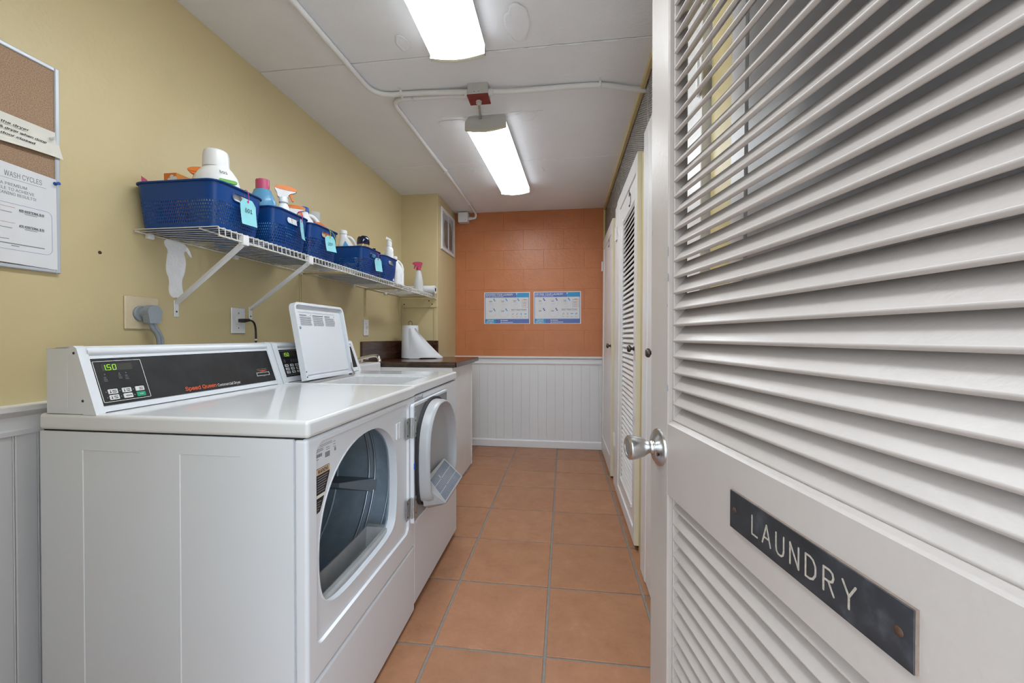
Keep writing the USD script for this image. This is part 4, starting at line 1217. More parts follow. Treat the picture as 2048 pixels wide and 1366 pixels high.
def basket_band(v0, v1, thick=0.0022):
    outer = trimesh.convex.convex_hull(np.vstack([basket_ring(v, 96) for v in (v0, v1)]))
    inner = trimesh.convex.convex_hull(np.vstack([basket_ring(v, 96, thick) + np.array([0, 0, d]) for v, d in ((v0, -0.004), (v1, 0.004))]))
    return outer, inner


bk = thing('laundry_basket', 'navy plastic basket nearest the camera holding a large white detergent bottle', 'basket', (-1.283, 1.280, SZ + 0.002), group='navy baskets on the wire shelf')
loc = bk.loc
o, i_ = basket_band(0.60, 1.0)
slot = onto(extrude(sg.LineString([(-0.028, 0.0), (0.028, 0.0)]).buffer(0.0125), 0.5), (-0.25, 0, 0.117), (0, 1, 0), (0, 0, 1))
part(bk, 'band', move(cut(o, i_, slot), loc), 'navy', smooth=30)
part(bk, 'rim', move(tube(basket_ring(1.0, 72, -0.002), 0.0034, 8, close=True), loc), 'navy', smooth=True)
part(bk, 'lattice', move(basket_lattice(), loc), 'navy')
o, i_ = basket_band(0.0, 0.105)
part(bk, 'base', move(cut(o, move(i_, (0, 0, 0.005))), loc), 'navy', smooth=30)
for sx in (-1, 1):
    hr = np.array([(sx * (BL / 2 * 0.982 + 0.0005), yy, zz) for yy, zz in np.array(sg.LineString([(-0.028, 0), (0.028, 0)]).buffer(0.0135, quad_segs=5).exterior.coords)[:-1]]) + np.array([0, 0, 0.117])
    part(bk, 'handle_rim', move(tube(hr, 0.0022, 6, close=True), loc), 'navy', smooth=True)
BY = [1.280, 1.552, 1.788, 2.262, 2.508]
BLAB = [None, 'navy plastic basket holding a blue bottle and orange-trigger spray bottles', 'navy plastic basket holding a white jug with a blue cap', 'navy plastic basket holding a dark-capped gold air freshener', 'navy plastic basket farthest along the shelf holding a white pump bottle']
for k_ in range(1, 5):
    dup(bk, (-1.283, BY[k_], SZ + 0.002), BLAB[k_])
BZ = SZ + 0.002 + 0.006       # floor of a basket


def tag_mesh(o, ex, ey, w, h, bend_=0.0):
    nu, nv = 6, 10
    v, f = [], []
    for j in range(nv + 1):
        for i in range(nu + 1):
            p, q = i / nu - 0.5, j / nv
            ww = w * (1 - 0.45 * max(0, (0.18 - q) / 0.18))
            v.append((p * ww, -q * h, bend_ * (q ** 2) + 0.10 * bend_ * math.sin(5 * p)))
    for j in range(nv):
        for i in range(nu):
            a = j * (nu + 1) + i
            f += [[a, a + nu + 1, a + nu + 2], [a, a + nu + 2, a + 1]]
    v = np.array(v)
    n = len(v)
    f = np.array(f)
    m = trimesh.Trimesh(np.vstack([v, v - np.array([0, 0, 0.0005])]), np.vstack([f, f[:, ::-1] + n]), process=False)
    return onto(m, o, ex, ey)


def card_tag(y, z, label, string, ex=(0, 1, 0), w=0.056, h=0.082, bend_=0.008, txt=None, x=-1.112):
    t = thing('card_tag', label, 'tag', (x, y, z), 'light blue card tags on the baskets')
    ez = np.cross(np.array(ex, float), (0, 0, 1.0))
    part(t, 'card', tag_mesh((x, y, z), ex, (0, 0, 1), w, h, bend_), 'tag', smooth=True)
    o = np.array((x, y, z)) + ez * 0.0008 + np.array((0, 0, -0.008))
    part(t, 'eyelet', onto(trimesh.creation.annulus(0.0014, 0.0042, 0.0006, sections=14), o, ex, (0, 0, 1)), string)
    part(t, 'string', tube(smooth_path([np.array((x, y, z)) + np.array(q) for q in ((0.001, 0, -0.007), (0.003, 0.001, 0.004), (0.001, 0.0, 0.022), (-0.006, 0, 0.034), (-0.018, 0, 0.030), (-0.014, 0, 0.012))], 5), 0.0011, 6), string, smooth=True)
    if txt:
        part(t, 'writing', onto(move(text(txt, 0.014, 0.0003, False, 0.030), (-0.016, -0.047, 0)), np.array((x, y, z)) + ez * (0.0010 + bend_ * 0.30), ex, (0, 0, 1)), 'ink')
    return t


t1_ = card_tag(1.290, 1.604, 'light blue card tag marked 501 on the nearest basket', 'pink', ex=(0.10, 1, 0), txt='501', w=0.062, h=0.092)
t2_ = card_tag(1.576, 1.616, 'light blue card tag turned edge-on on the second basket from the camera', 'pink', ex=(-0.36, 0.93, 0), w=0.050, h=0.085, x=-1.108)
t3_ = card_tag(1.791, 1.600, 'light blue card tag on green string on the third basket from the camera', 'lime', ex=(0.30, 1, 0), w=0.056, h=0.076, bend_=0.012, txt='201')
part(t3_, 'string', tube(smooth_path([(-1.113, 1.791, 1.626), (-1.108, 1.812, 1.618), (-1.106, 1.830, 1.590)], 4), 0.0012, 6), 'lime', smooth=True)
t4_ = card_tag(2.290, 1.590, 'light blue card tag on pink string on the fourth basket from the camera', 'pink', ex=(0.30, 1, 0), w=0.056, h=0.080, bend_=0.010)

# ------------------------------------------------------------------ things in the baskets
# nearest basket
b = thing('detergent_bottle', 'large white detergent bottle with a tall cap, marked 501 by hand', 'bottle', (-1.215, 1.275, BZ))
cx, cy = -1.222, 1.274
el = lambda prof, sx, sy, n=36: lathe([(r, z) for r, z in prof], n, sx, sy, (cx, cy, BZ))
part(b, 'body', el([(0, 0), (0.060, 0), (0.066, 0.006), (0.068, 0.10), (0.066, 0.155), (0.058, 0.190), (0.045, 0.213), (0.038, 0.222), (0.036, 0.228), (0, 0.228)], 1.22, 0.92), 'bright_plastic', smooth=40)
part(b, 'label', el([(0.0665, 0.10), (0.0690, 0.10), (0.0683, 0.148), (0.066, 0.150)], 1.22, 0.92), 'white_plastic', smooth=40)
part(b, 'label_print', onto(move(extrude(rrect(-0.026, 0.03, -0.012, 0.012, 0.009), 0.02), (0, 0, 0)), (cx + 0.064, cy - 0.004, BZ + 0.146), (0.25, 1, -0.1), (-0.15, 0, 1)) if False else onto(tri(man(extrude(rrect(-0.026, 0.026, -0.008, 0.008, 0.007), 0.003))), (cx + 0.0725, cy - 0.028, BZ + 0.163), (0.62, 0.80, 0.0), (-0.40, 0.31, 0.86)), 'green_label', label='green oval print')
part(b, 'cap', el([(0.037, 0.222), (0.041, 0.224), (0.0395, 0.268), (0.036, 0.281), (0.030, 0.285), (0, 0.285)], 1.0, 0.95), 'white_plastic', smooth=35)
part(b, 'writing', onto(text('501', 0.010, 0.0004, False, 0.024), (cx + 0.0515, cy - 0.0405, BZ + 0.192), (0.62, 0.78, -0.06), (-0.42, 0.10, 0.9)), 'ink')
b = thing('carton', 'orange carton with white splashes standing in the nearest basket', 'box', (-1.372, 1.262, BZ))
CX0, CX1, CY0, CY1, CH = -1.402, -1.352, 1.246, 1.306, 0.206
cbx = box(CX0, CX1, CY0, CY1, BZ, BZ + CH, 0.001)
part(b, 'box', cbx, 'orange_card')
part(b, 'side', box(CX1 - 0.0005, CX1 + 0.0006, CY0 + 0.001, CY1 - 0.001, BZ + 0.001, BZ + CH - 0.001), 'orange_card_light')
part(b, 'lower_panel', box(CX0 + 0.001, CX1 - 0.001, CY0 - 0.0006, CY0 + 0.0005, BZ + 0.002, BZ + 0.13), 'red_card')
spl = unary_union([sg.Point(0.012 * math.cos(a), 0.012 * math.sin(a)).buffer(0.0075) for a in np.linspace(0.5, 5.6, 5)] + [sg.Point(0, 0).buffer(0.008)])
part(b, 'splash_print', onto(extrude(spl, 0.0004), (-1.367, CY0, BZ + CH - 0.026), (1, 0, 0), (0, 0, 1)), 'print_white')
part(b, 'splash_print', onto(extrude(affinity.scale(spl, 0.8, 0.8), 0.0004), (CX1 + 0.0006, 1.286, BZ + CH - 0.030), (0, 1, 0), (0, 0, 1)), 'print_white')


def sprayer(name, label, cx, cy, z, hgt, body, head, trig, yaw_=0.0, bodymat='bright_plastic', r=0.036, cat='spray bottle', slim=0.62):
    """Trigger spray bottle: waisted bottle, collar, hooded head with nozzle and trigger; the nozzle points to local +x."""
    t = thing(name, label, cat, (cx, cy, z), 'spray bottles on the wire shelf')
    c, s_ = math.cos(yaw_), math.sin(yaw_)
    ex, ey = (c, s_, 0), (-s_, c, 0)
    put = lambda m: onto(m, (cx, cy, z), ex, ey)
    h = hgt
    part(t, 'body', put(lathe([(0, 0), (r * 0.94, 0), (r, 0.006), (r, h * 0.36), (r * 0.80, h * 0.50), (r * 0.62, h * 0.66), (r * 0.40, h * 0.725), (r * 0.37, h * 0.75), (0, h * 0.75)], 28, 1.0, slim + 0.15)), bodymat, smooth=40)
    part(t, 'collar', put(lathe([(0, h * 0.735), (r * 0.50, h * 0.735), (r * 0.50, h * 0.80), (r * 0.40, h * 0.82), (0, h * 0.82)], 22)), body, smooth=40)
    hp = [(-0.022, h * 0.80), (0.014, h * 0.80), (0.020, h * 0.87), (0.046, h * 0.905), (0.048, h * 0.945), (0.030, h * 0.975), (-0.004, h * 0.992), (-0.030, h * 0.965), (-0.034, h * 0.93), (-0.024, h * 0.88)]
    hd = onto(move(extrude(sg.Polygon(chaikin(hp, 2)), 0.022), (0, 0, -0.011)), (0, 0, 0), (1, 0, 0), (0, 0, 1))
    part(t, 'head', put(hd), body, smooth=40)
    tp = [(-0.034, h * 0.935), (0.048, h * 0.915), (0.052, h * 0.945), (0.034, h * 0.985), (-0.002, h * 1.0), (-0.032, h * 0.975)]
    tpm = onto(move(extrude(sg.Polygon(chaikin(tp, 2)), 0.025), (0, 0, -0.0125)), (0, 0, 0), (1, 0, 0), (0, 0, 1))
    part(t, 'hood', put(tpm), head, smooth=40)
    tg = [(0.018, h * 0.885), (0.032, h * 0.895), (0.036, h * 0.84), (0.040, h * 0.775), (0.032, h * 0.770), (0.026, h * 0.83)]
    part(t, 'trigger', put(onto(move(extrude(sg.Polygon(chaikin(tg, 2)), 0.012), (0, 0, -0.006)), (0, 0, 0), (1, 0, 0), (0, 0, 1))), trig, smooth=40)
    return t


sprayer('spray_bottle', 'spray bottle with an orange nozzle behind the large detergent bottle', -1.322, 1.330, BZ, 0.254, 'orange_plastic', 'orange_plastic', 'orange_plastic', math.radians(215), 'white_plastic', 0.030)
b = thing('scrub_brush', 'pink plastic corner showing at the wall end of the nearest basket', 'brush', (-1.402, 1.235, BZ))
part(b, 'handle', hull([(-1.428, 1.196, BZ + 0.06), (-1.420, 1.21, BZ + 0.06), (-1.426, 1.19, BZ + 0.176), (-1.414, 1.20, BZ + 0.165), (-1.408, 1.22, BZ + 0.04)]), 'pink_plastic')

# second basket
cx, cy = -1.255, 1.534
b = thing('softener_bottle', 'light blue bottle with a pink cap', 'bottle', (cx, cy, BZ))
part(b, 'body', lathe([(0, 0), (0.045, 0), (0.050, 0.006), (0.050, 0.10), (0.053, 0.165), (0.053, 0.190), (0.046, 0.214), (0.037, 0.232), (0.034, 0.242), (0.026, 0.245), (0, 0.245)], 36, 1.0, 0.80, (cx, cy, BZ)), 'blue_bottle', smooth=35)
part(b, 'grip', lathe([(0.050, 0.150), (0.0545, 0.166), (0.0545, 0.192), (0.050, 0.204)], 36, 1.0, 0.80, (cx, cy, BZ)), 'blue_bottle', smooth=40)
part(b, 'cap', cut(lathe([(0, 0.240), (0.027, 0.240), (0.027, 0.283), (0.025, 0.286), (0, 0.286)], 28, 1.0, 0.85, (cx, cy, BZ)), onto(trimesh.creation.cylinder(0.010, 0.2, sections=16), (cx - 0.004, cy, BZ + 0.294), (0, 0, 1), (1, 0, 0))), 'pink_plastic', smooth=40)
sprayer('spray_bottle', 'tall white spray bottle with an orange hood and trigger', -1.200, 1.588, BZ, 0.280, 'bright_plastic', 'orange_plastic', 'orange_plastic', math.radians(40), 'bright_plastic', 0.036)
sprayer('spray_bottle', 'shorter white spray bottle with an orange hood in the second basket', -1.190, 1.636, BZ, 0.210, 'bright_plastic', 'orange_plastic', 'orange_plastic', math.radians(30), 'bright_plastic', 0.022)
b = thing('blue_canister', 'royal blue canister seen through the handle of the second basket', 'canister', (-1.175, 1.500, BZ))
part(b, 'body', lathe([(0, 0), (0.013, 0), (0.0145, 0.004), (0.0145, 0.128), (0.012, 0.134), (0, 0.134)], 22, at=(-1.168, 1.532, BZ)), 'blue_cap', smooth=40)


def jug(label, cx, cy, h, yaw_, capmat, lab=None, z=None, w=1.0):
    z = BZ if z is None else z
    t = thing('jug', label, 'jug', (cx, cy, z), 'white jugs on the wire shelf')
    c, s_ = math.cos(yaw_), math.sin(yaw_)
    put = lambda m: onto(m, (cx, cy, z), (c, s_, 0), (-s_, c, 0))
    sh = lambda zz: (0.048 if zz < 0.62 else 0.048 - (zz - 0.62) / 0.26 * 0.026)
    rings = []
    for zz, a, b_ in ((0.0, 0.042, 0.026), (0.02, 0.047, 0.030), (0.45, 0.047, 0.030), (0.60, 0.043, 0.029), (0.74, 0.030, 0.024), (0.83, 0.020, 0.019), (0.87, 0.0175, 0.0175), (0.93, 0.0175, 0.0175)):
        shift = -0.028 * max(0, (zz - 0.45) / 0.42) if zz < 0.87 else -0.028
        c_ = np.array(rrect(-a * w, a * w, -b_, b_, min(a * w, b_) * 0.96, 6).exterior.coords)[:-1]
        rings.append(np.c_[c_[:, 0] + shift, c_[:, 1], np.full(len(c_), zz * h)])
    part(t, 'body', put(loft(rings)), 'bright_plastic', smooth=45)
    part(t, 'handle', put(tube(smooth_path([(-0.012, 0, h * 0.86), (0.012, 0, h * 0.84), (0.034, 0, h * 0.74), (0.044, 0, h * 0.60), (0.042, 0, h * 0.48)], 6), 0.0085, 10)), 'bright_plastic', smooth=True)
    part(t, 'cap', put(lathe([(0, h * 0.91), (0.021, h * 0.91), (0.021, h * 0.985), (0.018, h), (0, h)], 24, at=(-0.028, 0, 0))), capmat, smooth=40)
    if lab:
        part(t, 'label', put(onto(extrude(sg.Polygon([(-0.036, 0.25 * h), (0.036, 0.25 * h), (0.030, 0.45 * h), (-0.016, 0.74 * h), (-0.026, 0.66 * h)]), 0.0012), (0, -0.0296, 0), (1, 0, 0), (0, 0, 1))), lab)
    return t


jug('white jug with a blue cap and loop handle in the third basket', -1.195, 1.765, 0.236, math.radians(50), 'blue_cap')
b = thing('plastic_cup', 'clear plastic cup behind the white jug in the third basket', 'cup', (-1.222, 1.790, BZ))
part(b, 'cup', lathe([(0, 0.06), (0.026, 0.06), (0.028, 0.245), (0.0265, 0.245), (0.0245, 0.063), (0, 0.063)], 24, at=(-1.232, 1.850, BZ)), 'clear', smooth=40)
part(b, 'base', lathe([(0, 0), (0.030, 0), (0.030, 0.190), (0.026, 0.198), (0, 0.198)], 24, at=(-1.232, 1.850, BZ)), 'dark_navy', smooth=40, label='dark navy lower container')
b = thing('refill_pouch', 'orange red refill pouch slanting up in the third basket', 'pouch', (-1.18, 1.83, BZ))
part(b, 'pouch', hull([(-1.184, 1.715, BZ + 0.05), (-1.167, 1.715, BZ + 0.05), (-1.172, 1.735, BZ + 0.160), (-1.162, 1.735, BZ + 0.158), (-1.170, 1.785, BZ + 0.178), (-1.158, 1.785, BZ + 0.176), (-1.170, 1.835, BZ + 0.172), (-1.160, 1.835, BZ + 0.170), (-1.170, 1.880, BZ + 0.140), (-1.158, 1.880, BZ + 0.138), (-1.182, 1.86, BZ + 0.04), (-1.170, 1.86, BZ + 0.04)]), 'orange_card', smooth=35)
b = thing('wooden_brush', 'tan brush handle showing in the handle hole of the third basket', 'brush', (-1.165, 1.78, BZ))
part(b, 'handle', rbox(-1.1455, -1.1325, 1.752, 1.790, BZ + 0.088, BZ + 0.124, 0.005), 'tan', smooth=40)

# fourth basket
jug('white jug with a blue triangular label and white cap in the fourth basket', -1.262, 2.222, 0.252, math.radians(25), 'bright_plastic', 'blue_label', w=1.1)
b = thing('air_freshener', 'gold air freshener with a glossy dark domed cap', 'air freshener', (-1.205, 2.245, BZ))
cx, cy = -1.195, 2.268
part(b, 'body', lathe([(0, 0), (0.028, 0), (0.032, 0.01), (0.034, 0.15), (0.0345, 0.180), (0, 0.180)], 30, at=(cx, cy, BZ)), 'gold', smooth=40)
part(b, 'cap', cut(lathe([(0, 0.178), (0.0355, 0.178), (0.0365, 0.192), (0.034, 0.215), (0.026, 0.228), (0, 0.233)], 30, at=(cx, cy, BZ)), onto(trimesh.creation.cylinder(0.016, 0.2, sections=20), (cx - 0.006, cy, BZ + 0.238), (1, 0, 0), (0, 0, 1))), 'dark_navy', smooth=40)
b = thing('blue_tube', 'small blue and black tube at the rear corner of the fourth basket', 'tube', (-1.19, 2.335, BZ))
part(b, 'tube', lathe([(0, 0), (0.013, 0), (0.014, 0.145), (0, 0.145)], 16, at=(-1.165, 2.345, BZ)), 'blue_label', smooth=40)
part(b, 'cap', lathe([(0, 0.145), (0.010, 0.145), (0.010, 0.172), (0, 0.174)], 14, at=(-1.165, 2.345, BZ)), 'dark_navy', smooth=40)

# fifth basket
cx, cy = -1.168, 2.568
b = thing('pump_bottle', 'white twisted pump bottle in the farthest basket', 'bottle', (cx, cy, BZ))
part(b, 'body', lathe([(0, 0), (0.028, 0), (0.031, 0.005), (0.031, 0.15), (0.027, 0.168), (0.030, 0.183), (0.026, 0.198), (0.028, 0.212), (0.022, 0.226), (0.014, 0.234), (0, 0.234)], 30, at=(cx, cy, BZ)), 'bright_plastic', smooth=60)
part(b, 'pump', [lathe([(0, 0.232), (0.018, 0.232), (0.018, 0.262), (0.014, 0.266), (0.013, 0.282), (0, 0.284)], 22, at=(cx, cy, BZ)), hull([(cx - 0.020, cy - 0.012, BZ + 0.282), (cx + 0.017, cy - 0.012, BZ + 0.272), (cx + 0.017, cy + 0.012, BZ + 0.272), (cx - 0.020, cy + 0.012, BZ + 0.282), (cx - 0.020, cy, BZ + 0.303), (cx + 0.010, cy, BZ + 0.286)])], 'bright_plastic', smooth=40)

# on the shelf beyond the baskets
jb = jug('white jug with a blue square label beside the farthest basket', -1.185, 2.745, 0.205, math.radians(60), 'bright_plastic', None, SZ + 0.0017)
part(jb, 'label', box(-1.158, -1.1555, 2.735, 2.765, SZ + 0.03, SZ + 0.085), 'blue_label')
sprayer('spray_bottle', 'clear spray bottle with a crimson trigger head near the shelf end', -1.213, 3.235, SZ + 0.0017, 0.262, 'crimson', 'crimson', 'crimson', math.radians(195), 'frosted', 0.038)
rl_ = thing('paper_roll', 'white roll of bags lying at the far end of the shelf', 'roll', (-1.225, 3.325, SZ + 0.0017))
part(rl_, 'roll', onto(lathe([(0.016, -0.12), (0.034, -0.12), (0.034, 0.12), (0.016, 0.12)], 30), (-1.195, 3.215, SZ + 0.036), (0, 0, 1), (0, 1, 0)) if False else onto(lathe([(0.017, -0.13), (0.036, -0.13), (0.036, 0.13), (0.017, 0.13)], 30), (-1.225, 3.325, SZ + 0.038), (0, 1, 0), (0, 0, 1)), 'paper', smooth=40)
part(rl_, 'core', onto(cut(trimesh.creation.cylinder(0.0172, 0.258, sections=24), trimesh.creation.cylinder(0.0155, 0.3, sections=24)), (-1.225, 3.325, SZ + 0.038), (0, 1, 0), (0, 0, 1)), 'core', smooth=40)
fl_ = thing('paper_sheet', 'white paper sheet with a corner poking through under the shelf', 'paper', (-1.24, 2.93, SZ))
part(fl_, 'sheet', hull([(-1.25, 2.86, SZ + 0.002), (-1.13 - 0.05, 2.86, SZ + 0.002), (-1.25, 3.02, SZ + 0.002), (-1.18, 3.02, SZ + 0.0028)]), 'paper')
part(fl_, 'corner', hull([(-1.27, 2.900, SZ - 0.004), (-1.22, 2.94, SZ - 0.004), (-1.262, 2.905, SZ - 0.030), (-1.2695, 2.900, SZ - 0.004), (-1.2615, 2.906, SZ - 0.030), (-1.2205, 2.941, SZ - 0.004)]), 'paper')

# ------------------------------------------------------------------ things on the left wall
bo = thing('bulletin_board', 'cork bulletin board in an aluminium frame on the left wall', 'bulletin board', (XL, 0.60, 1.30))
BY0, BY1, BZ0, BZ1 = 0.24, 0.978, 1.300, 1.884
part(bo, 'cork', box(XL, XL + 0.008, BY0 + 0.005, BY1 - 0.005, BZ0 + 0.005, BZ1 - 0.005), 'cork')
for a in ((BY1 - 0.011, BY1, BZ0, BZ1), (BY0, BY0 + 0.011, BZ0, BZ1), (BY0 + 0.011, BY1 - 0.011, BZ0, BZ0 + 0.011), (BY0 + 0.011, BY1 - 0.011, BZ1 - 0.011, BZ1)):
    part(bo, 'frame_bar', box(XL, XL + 0.012, a[0], a[1], a[2], a[3], 0.002), 'alu')
on_wall = lambda m, d: onto(m, (XL + d, 0, 0), (0, 1, 0), (0, 0, 1))


def curled(y0, y1, zt0, zt1, zb0, zb1, base, curl, n=14):
    v, f = [], []
    for j in range(7):
        q = j / 6
        for i in range(n + 1):
            p = i / n
            zt_, zb_ = zt0 + (zt1 - zt0) * p, zb0 + (zb1 - zb0) * p
            v.append((XL + base + curl * q * q * (0.5 + 0.5 * math.sin(p * 9.0)), y0 + (y1 - y0) * p + (0.010 * q * p), zt_ + (zb_ - zt_) * q + 0.002 * q * math.sin(p * 8)))
    for j in range(6):
        for i in range(n):
            a = j * (n + 1) + i
            f += [[a, a + n + 1, a + n + 2], [a, a + n + 2, a + 1]]
    v, f = np.array(v), np.array(f)
    return trimesh.Trimesh(np.vstack([v, v - np.array([0.0005, 0, 0])]), np.vstack([f, f[:, ::-1] + len(v)]), process=False)


nt = thing('notice_strip', 'yellowed paper strip with a cursive dryer notice pinned across the board', 'notice', (XL + 0.01, 0.72, 1.66))
part(nt, 'sheet', curled(0.46, 0.971, 1.704, 1.700, 1.615, 1.627, 0.0105, 0.010), 'old_paper', smooth=True)
for s_, y_, z_, w_ in (('lint filter on the dryer', 0.780, 1.673, 0.127), ('clean washer & dryer when done', 0.780, 1.658, 0.164), ('laundry room door closed', 0.771, 1.643, 0.147)):
    m = text(s_, 0.0054, 0.0003, True, w_)
    m.apply_transform(np.array([[1, 0.28, 0, 0], [0, 1, 0, 0], [0, 0, 1, 0], [0, 0, 0, 1.0]]))
    part(nt, 'writing', on_wall(move(m, (y_, z_, 0)), 0.0165 if z_ > 1.65 else 0.0185), 'ink')
ps = thing('wash_cycles_sheet', 'white printed sheet headed WASH CYCLES pinned to the cork board', 'poster', (XL + 0.01, 0.80, 1.43))
sheet = sg.Polygon([(0.62, 1.322), (0.9685, 1.309), (0.967, 1.566), (0.62, 1.588)])
part(ps, 'sheet', on_wall(extrude(sheet, 0.0006), 0.0125), 'paper')
pp = lambda m, mat: part(ps, 'print', on_wall(m, 0.0132), mat)
pp(move(text('WASH CYCLES', 0.0135, 0.0003, False, 0.076), (0.8595, 1.5385, 0)), 'print_grey')
pp(box(0.70, 0.945, 1.5325, 1.5332, 0, 0.0003), 'print_grey')
for s_, y_, z_, w_ in (('SELECT A PREMIUM', 0.815, 1.514, 0.089), ('CYCLE TO ACHIEVE', 0.836, 1.502, 0.083), ('BEST CLEANING RESULTS!', 0.815, 1.490, 0.108)):
    pp(move(text(s_, 0.0075, 0.0003, False, w_), (y_, z_, 0)), 'print_grey')
for z_ in (1.452, 1.411):
    pp(move(text('ADD ADDITIONAL $.50', 0.0058, 0.0003, True, 0.052), (0.8875, z_, 0)), 'print_dark')
    pp(box(0.8875, 0.9395, z_ - 0.0018, z_ - 0.0012, 0, 0.0003), 'print_grey')
    pp(box(0.899, 0.925, z_ - 0.0050, z_ - 0.0036, 0, 0.0003), 'print_grey')
    pp(box(0.80, 0.880, z_ + 0.0065, z_ + 0.0072, 0, 0.0003), 'print_red')
    pp(box(0.80, 0.874, z_ - 0.0075, z_ - 0.006, 0, 0.0003), 'print_grey')
pp(frame(0.66, 0.957, 1.348, 1.469, 0.0006, 0.0003, 0.014), 'poster_blue')
pp(trimesh.util.concatenate([box(0.80, 0.940, 1.3625, 1.3650, 0, 0.0003), box(0.872, 0.888, 1.3575, 1.3595, 0, 0.0003), box(0.80, 0.868, 1.374, 1.3755, 0, 0.0003)]), 'print_grey')


def pushpin(y, z, mat, label):
    t = thing('push_pin', label, 'push pin', (XL + 0.013, y, z), 'push pins on the cork board')
    part(t, 'head', onto(lathe([(0, 0), (0.0048, 0), (0.0050, 0.0016), (0.0028, 0.004), (0.0025, 0.009), (0.0045, 0.0115), (0.0045, 0.013), (0, 0.0132)], 16), (XL + 0.0135, y, z), (0, 1, 0), (0, 0, 1)), mat, smooth=40)


pushpin(0.9645, 1.554, 'blue_cap', 'blue push pin at the corner of the wash cycles sheet')
pushpin(0.9565, 1.6775, 'clear', 'clear push pin holding the yellowed notice strip')

do = thing('dryer_outlet', 'square yellowed dryer outlet plate on the left wall', 'outlet', (XL, 1.205, 1.2))
part(do, 'plate', box(XL, XL + 0.007, 1.150, 1.262, 1.1435, 1.2565, 0.003), 'plate_cream')
part(do, 'receptacle', onto(lathe([(0, 0.010), (0.025, 0.010), (0.027, 0.008), (0.027, 0)], 28), (XL + 0.006, 1.200, 1.198), (0, 1, 0), (0, 0, 1)), 'plug_grey', smooth=40)
pl = thing('dryer_plug', 'grey right-angle dryer plug and cord in the square outlet', 'plug', (XL + 0.016, 1.21, 1.2))
part(pl, 'stem', onto(lathe([(0, 0.012), (0.017, 0.012), (0.019, 0)], 24), (XL + 0.0165, 1.203, 1.200), (0, 1, 0), (0, 0, 1)), 'plug_grey', smooth=40)
pb = sg.Point(0, 0.005).buffer(0.0245).union(sg.Polygon([(-0.0245, 0.008), (0.0245, 0.008), (0.018, -0.033), (-0.018, -0.033)]))
pm = extrude(pb, 0.026)
part(pl, 'plug_body', onto(pm, (XL + 0.024, 1.212, 1.198), (0, 1, 0), (0, 0, 1)), 'plug_grey', smooth=35)
for o_ in (-0.006, 0.006):
    part(pl, 'cord', tube(smooth_path([(XL + 0.037, 1.211 + o_, 1.168), (XL + 0.037, 1.218 + o_, 1.150), (XL + 0.036, 1.236 + o_, 1.122), (XL + 0.035, 1.242 + o_, 1.085), (XL + 0.035, 1.243 + o_, 0.95), (XL + 0.04, 1.243 + o_, 0.75)], 6), 0.0062, 10), 'plug_grey', smooth=True)
wo = thing('wall_outlet', 'white wall outlet beside the second shelf brace', 'outlet', (XL, 1.617, 1.19))
part(wo, 'plate', box(XL, XL + 0.006, 1.579, 1.656, 1.1325, 1.2475, 0.0025), 'white_plastic')
for z_ in (1.217, 1.160):
    pass
part(wo, 'receptacle', onto(lathe([(0, 0.003), (0.017, 0.003), (0.0175, 0)], 24), (XL + 0.006, 1.618, 1.190), (0, 1, 0), (0, 0, 1)), 'white_plastic', smooth=40)
part(wo, 'plate_screw', [onto(lathe([(0, 0.001), (0.0022, 0.0008), (0.0026, 0)], 8), (XL + 0.006, 1.618, z_), (0, 1, 0), (0, 0, 1)) for z_ in (1.223, 1.157)], 'screw')
bp_ = thing('washer_plug', 'black power plug and cord in the white outlet', 'plug', (XL + 0.01, 1.63, 1.19))
part(bp_, 'plug_body', hull([(XL + 0.0085, 1.612, 1.183), (XL + 0.0085, 1.624, 1.183), (XL + 0.0085, 1.612, 1.198), (XL + 0.0085, 1.624, 1.198), (XL + 0.030, 1.622, 1.181), (XL + 0.030, 1.622, 1.199), (XL + 0.035, 1.650, 1.188), (XL + 0.035, 1.650, 1.199), (XL + 0.024, 1.650, 1.188)]), 'cord_black', smooth=30)
part(bp_, 'cord', tube(smooth_path([(XL + 0.030, 1.645, 1.193), (XL + 0.031, 1.664, 1.191), (XL + 0.030, 1.680, 1.180), (XL + 0.028, 1.690, 1.155), (XL + 0.028, 1.692, 1.115), (XL + 0.028, 1.691, 1.06), (XL + 0.03, 1.69, 0.9)], 6), 0.0042, 8), 'cord_black', smooth=True)
part(bp_, 'cord_band', tube([(XL + 0.028, 1.6915, 1.108), (XL + 0.028, 1.6912, 1.100)], 0.0047, 8), 'white_plastic', smooth=True)
sw = thing('light_switch', 'white wall switch plate above the dark counter', 'switch', (XL, 2.782, 1.18))
part(sw, 'plate', box(XL, XL + 0.006, 2.746, 2.820, 1.124, 1.242, 0.0025), 'white_plastic')
part(sw, 'toggle', hull([(XL + 0.005, 2.776, 1.172), (XL + 0.005, 2.788, 1.172), (XL + 0.005, 2.776, 1.194), (XL + 0.005, 2.788, 1.194), (XL + 0.018, 2.779, 1.192), (XL + 0.018, 2.785, 1.192)]), 'white_plastic')
part(sw, 'plate_screw', [onto(lathe([(0, 0.001), (0.0022, 0.0008), (0.0026, 0)], 8), (XL + 0.006, 2.782, z_), (0, 1, 0), (0, 0, 1)) for z_ in (1.213, 1.153)], 'screw')

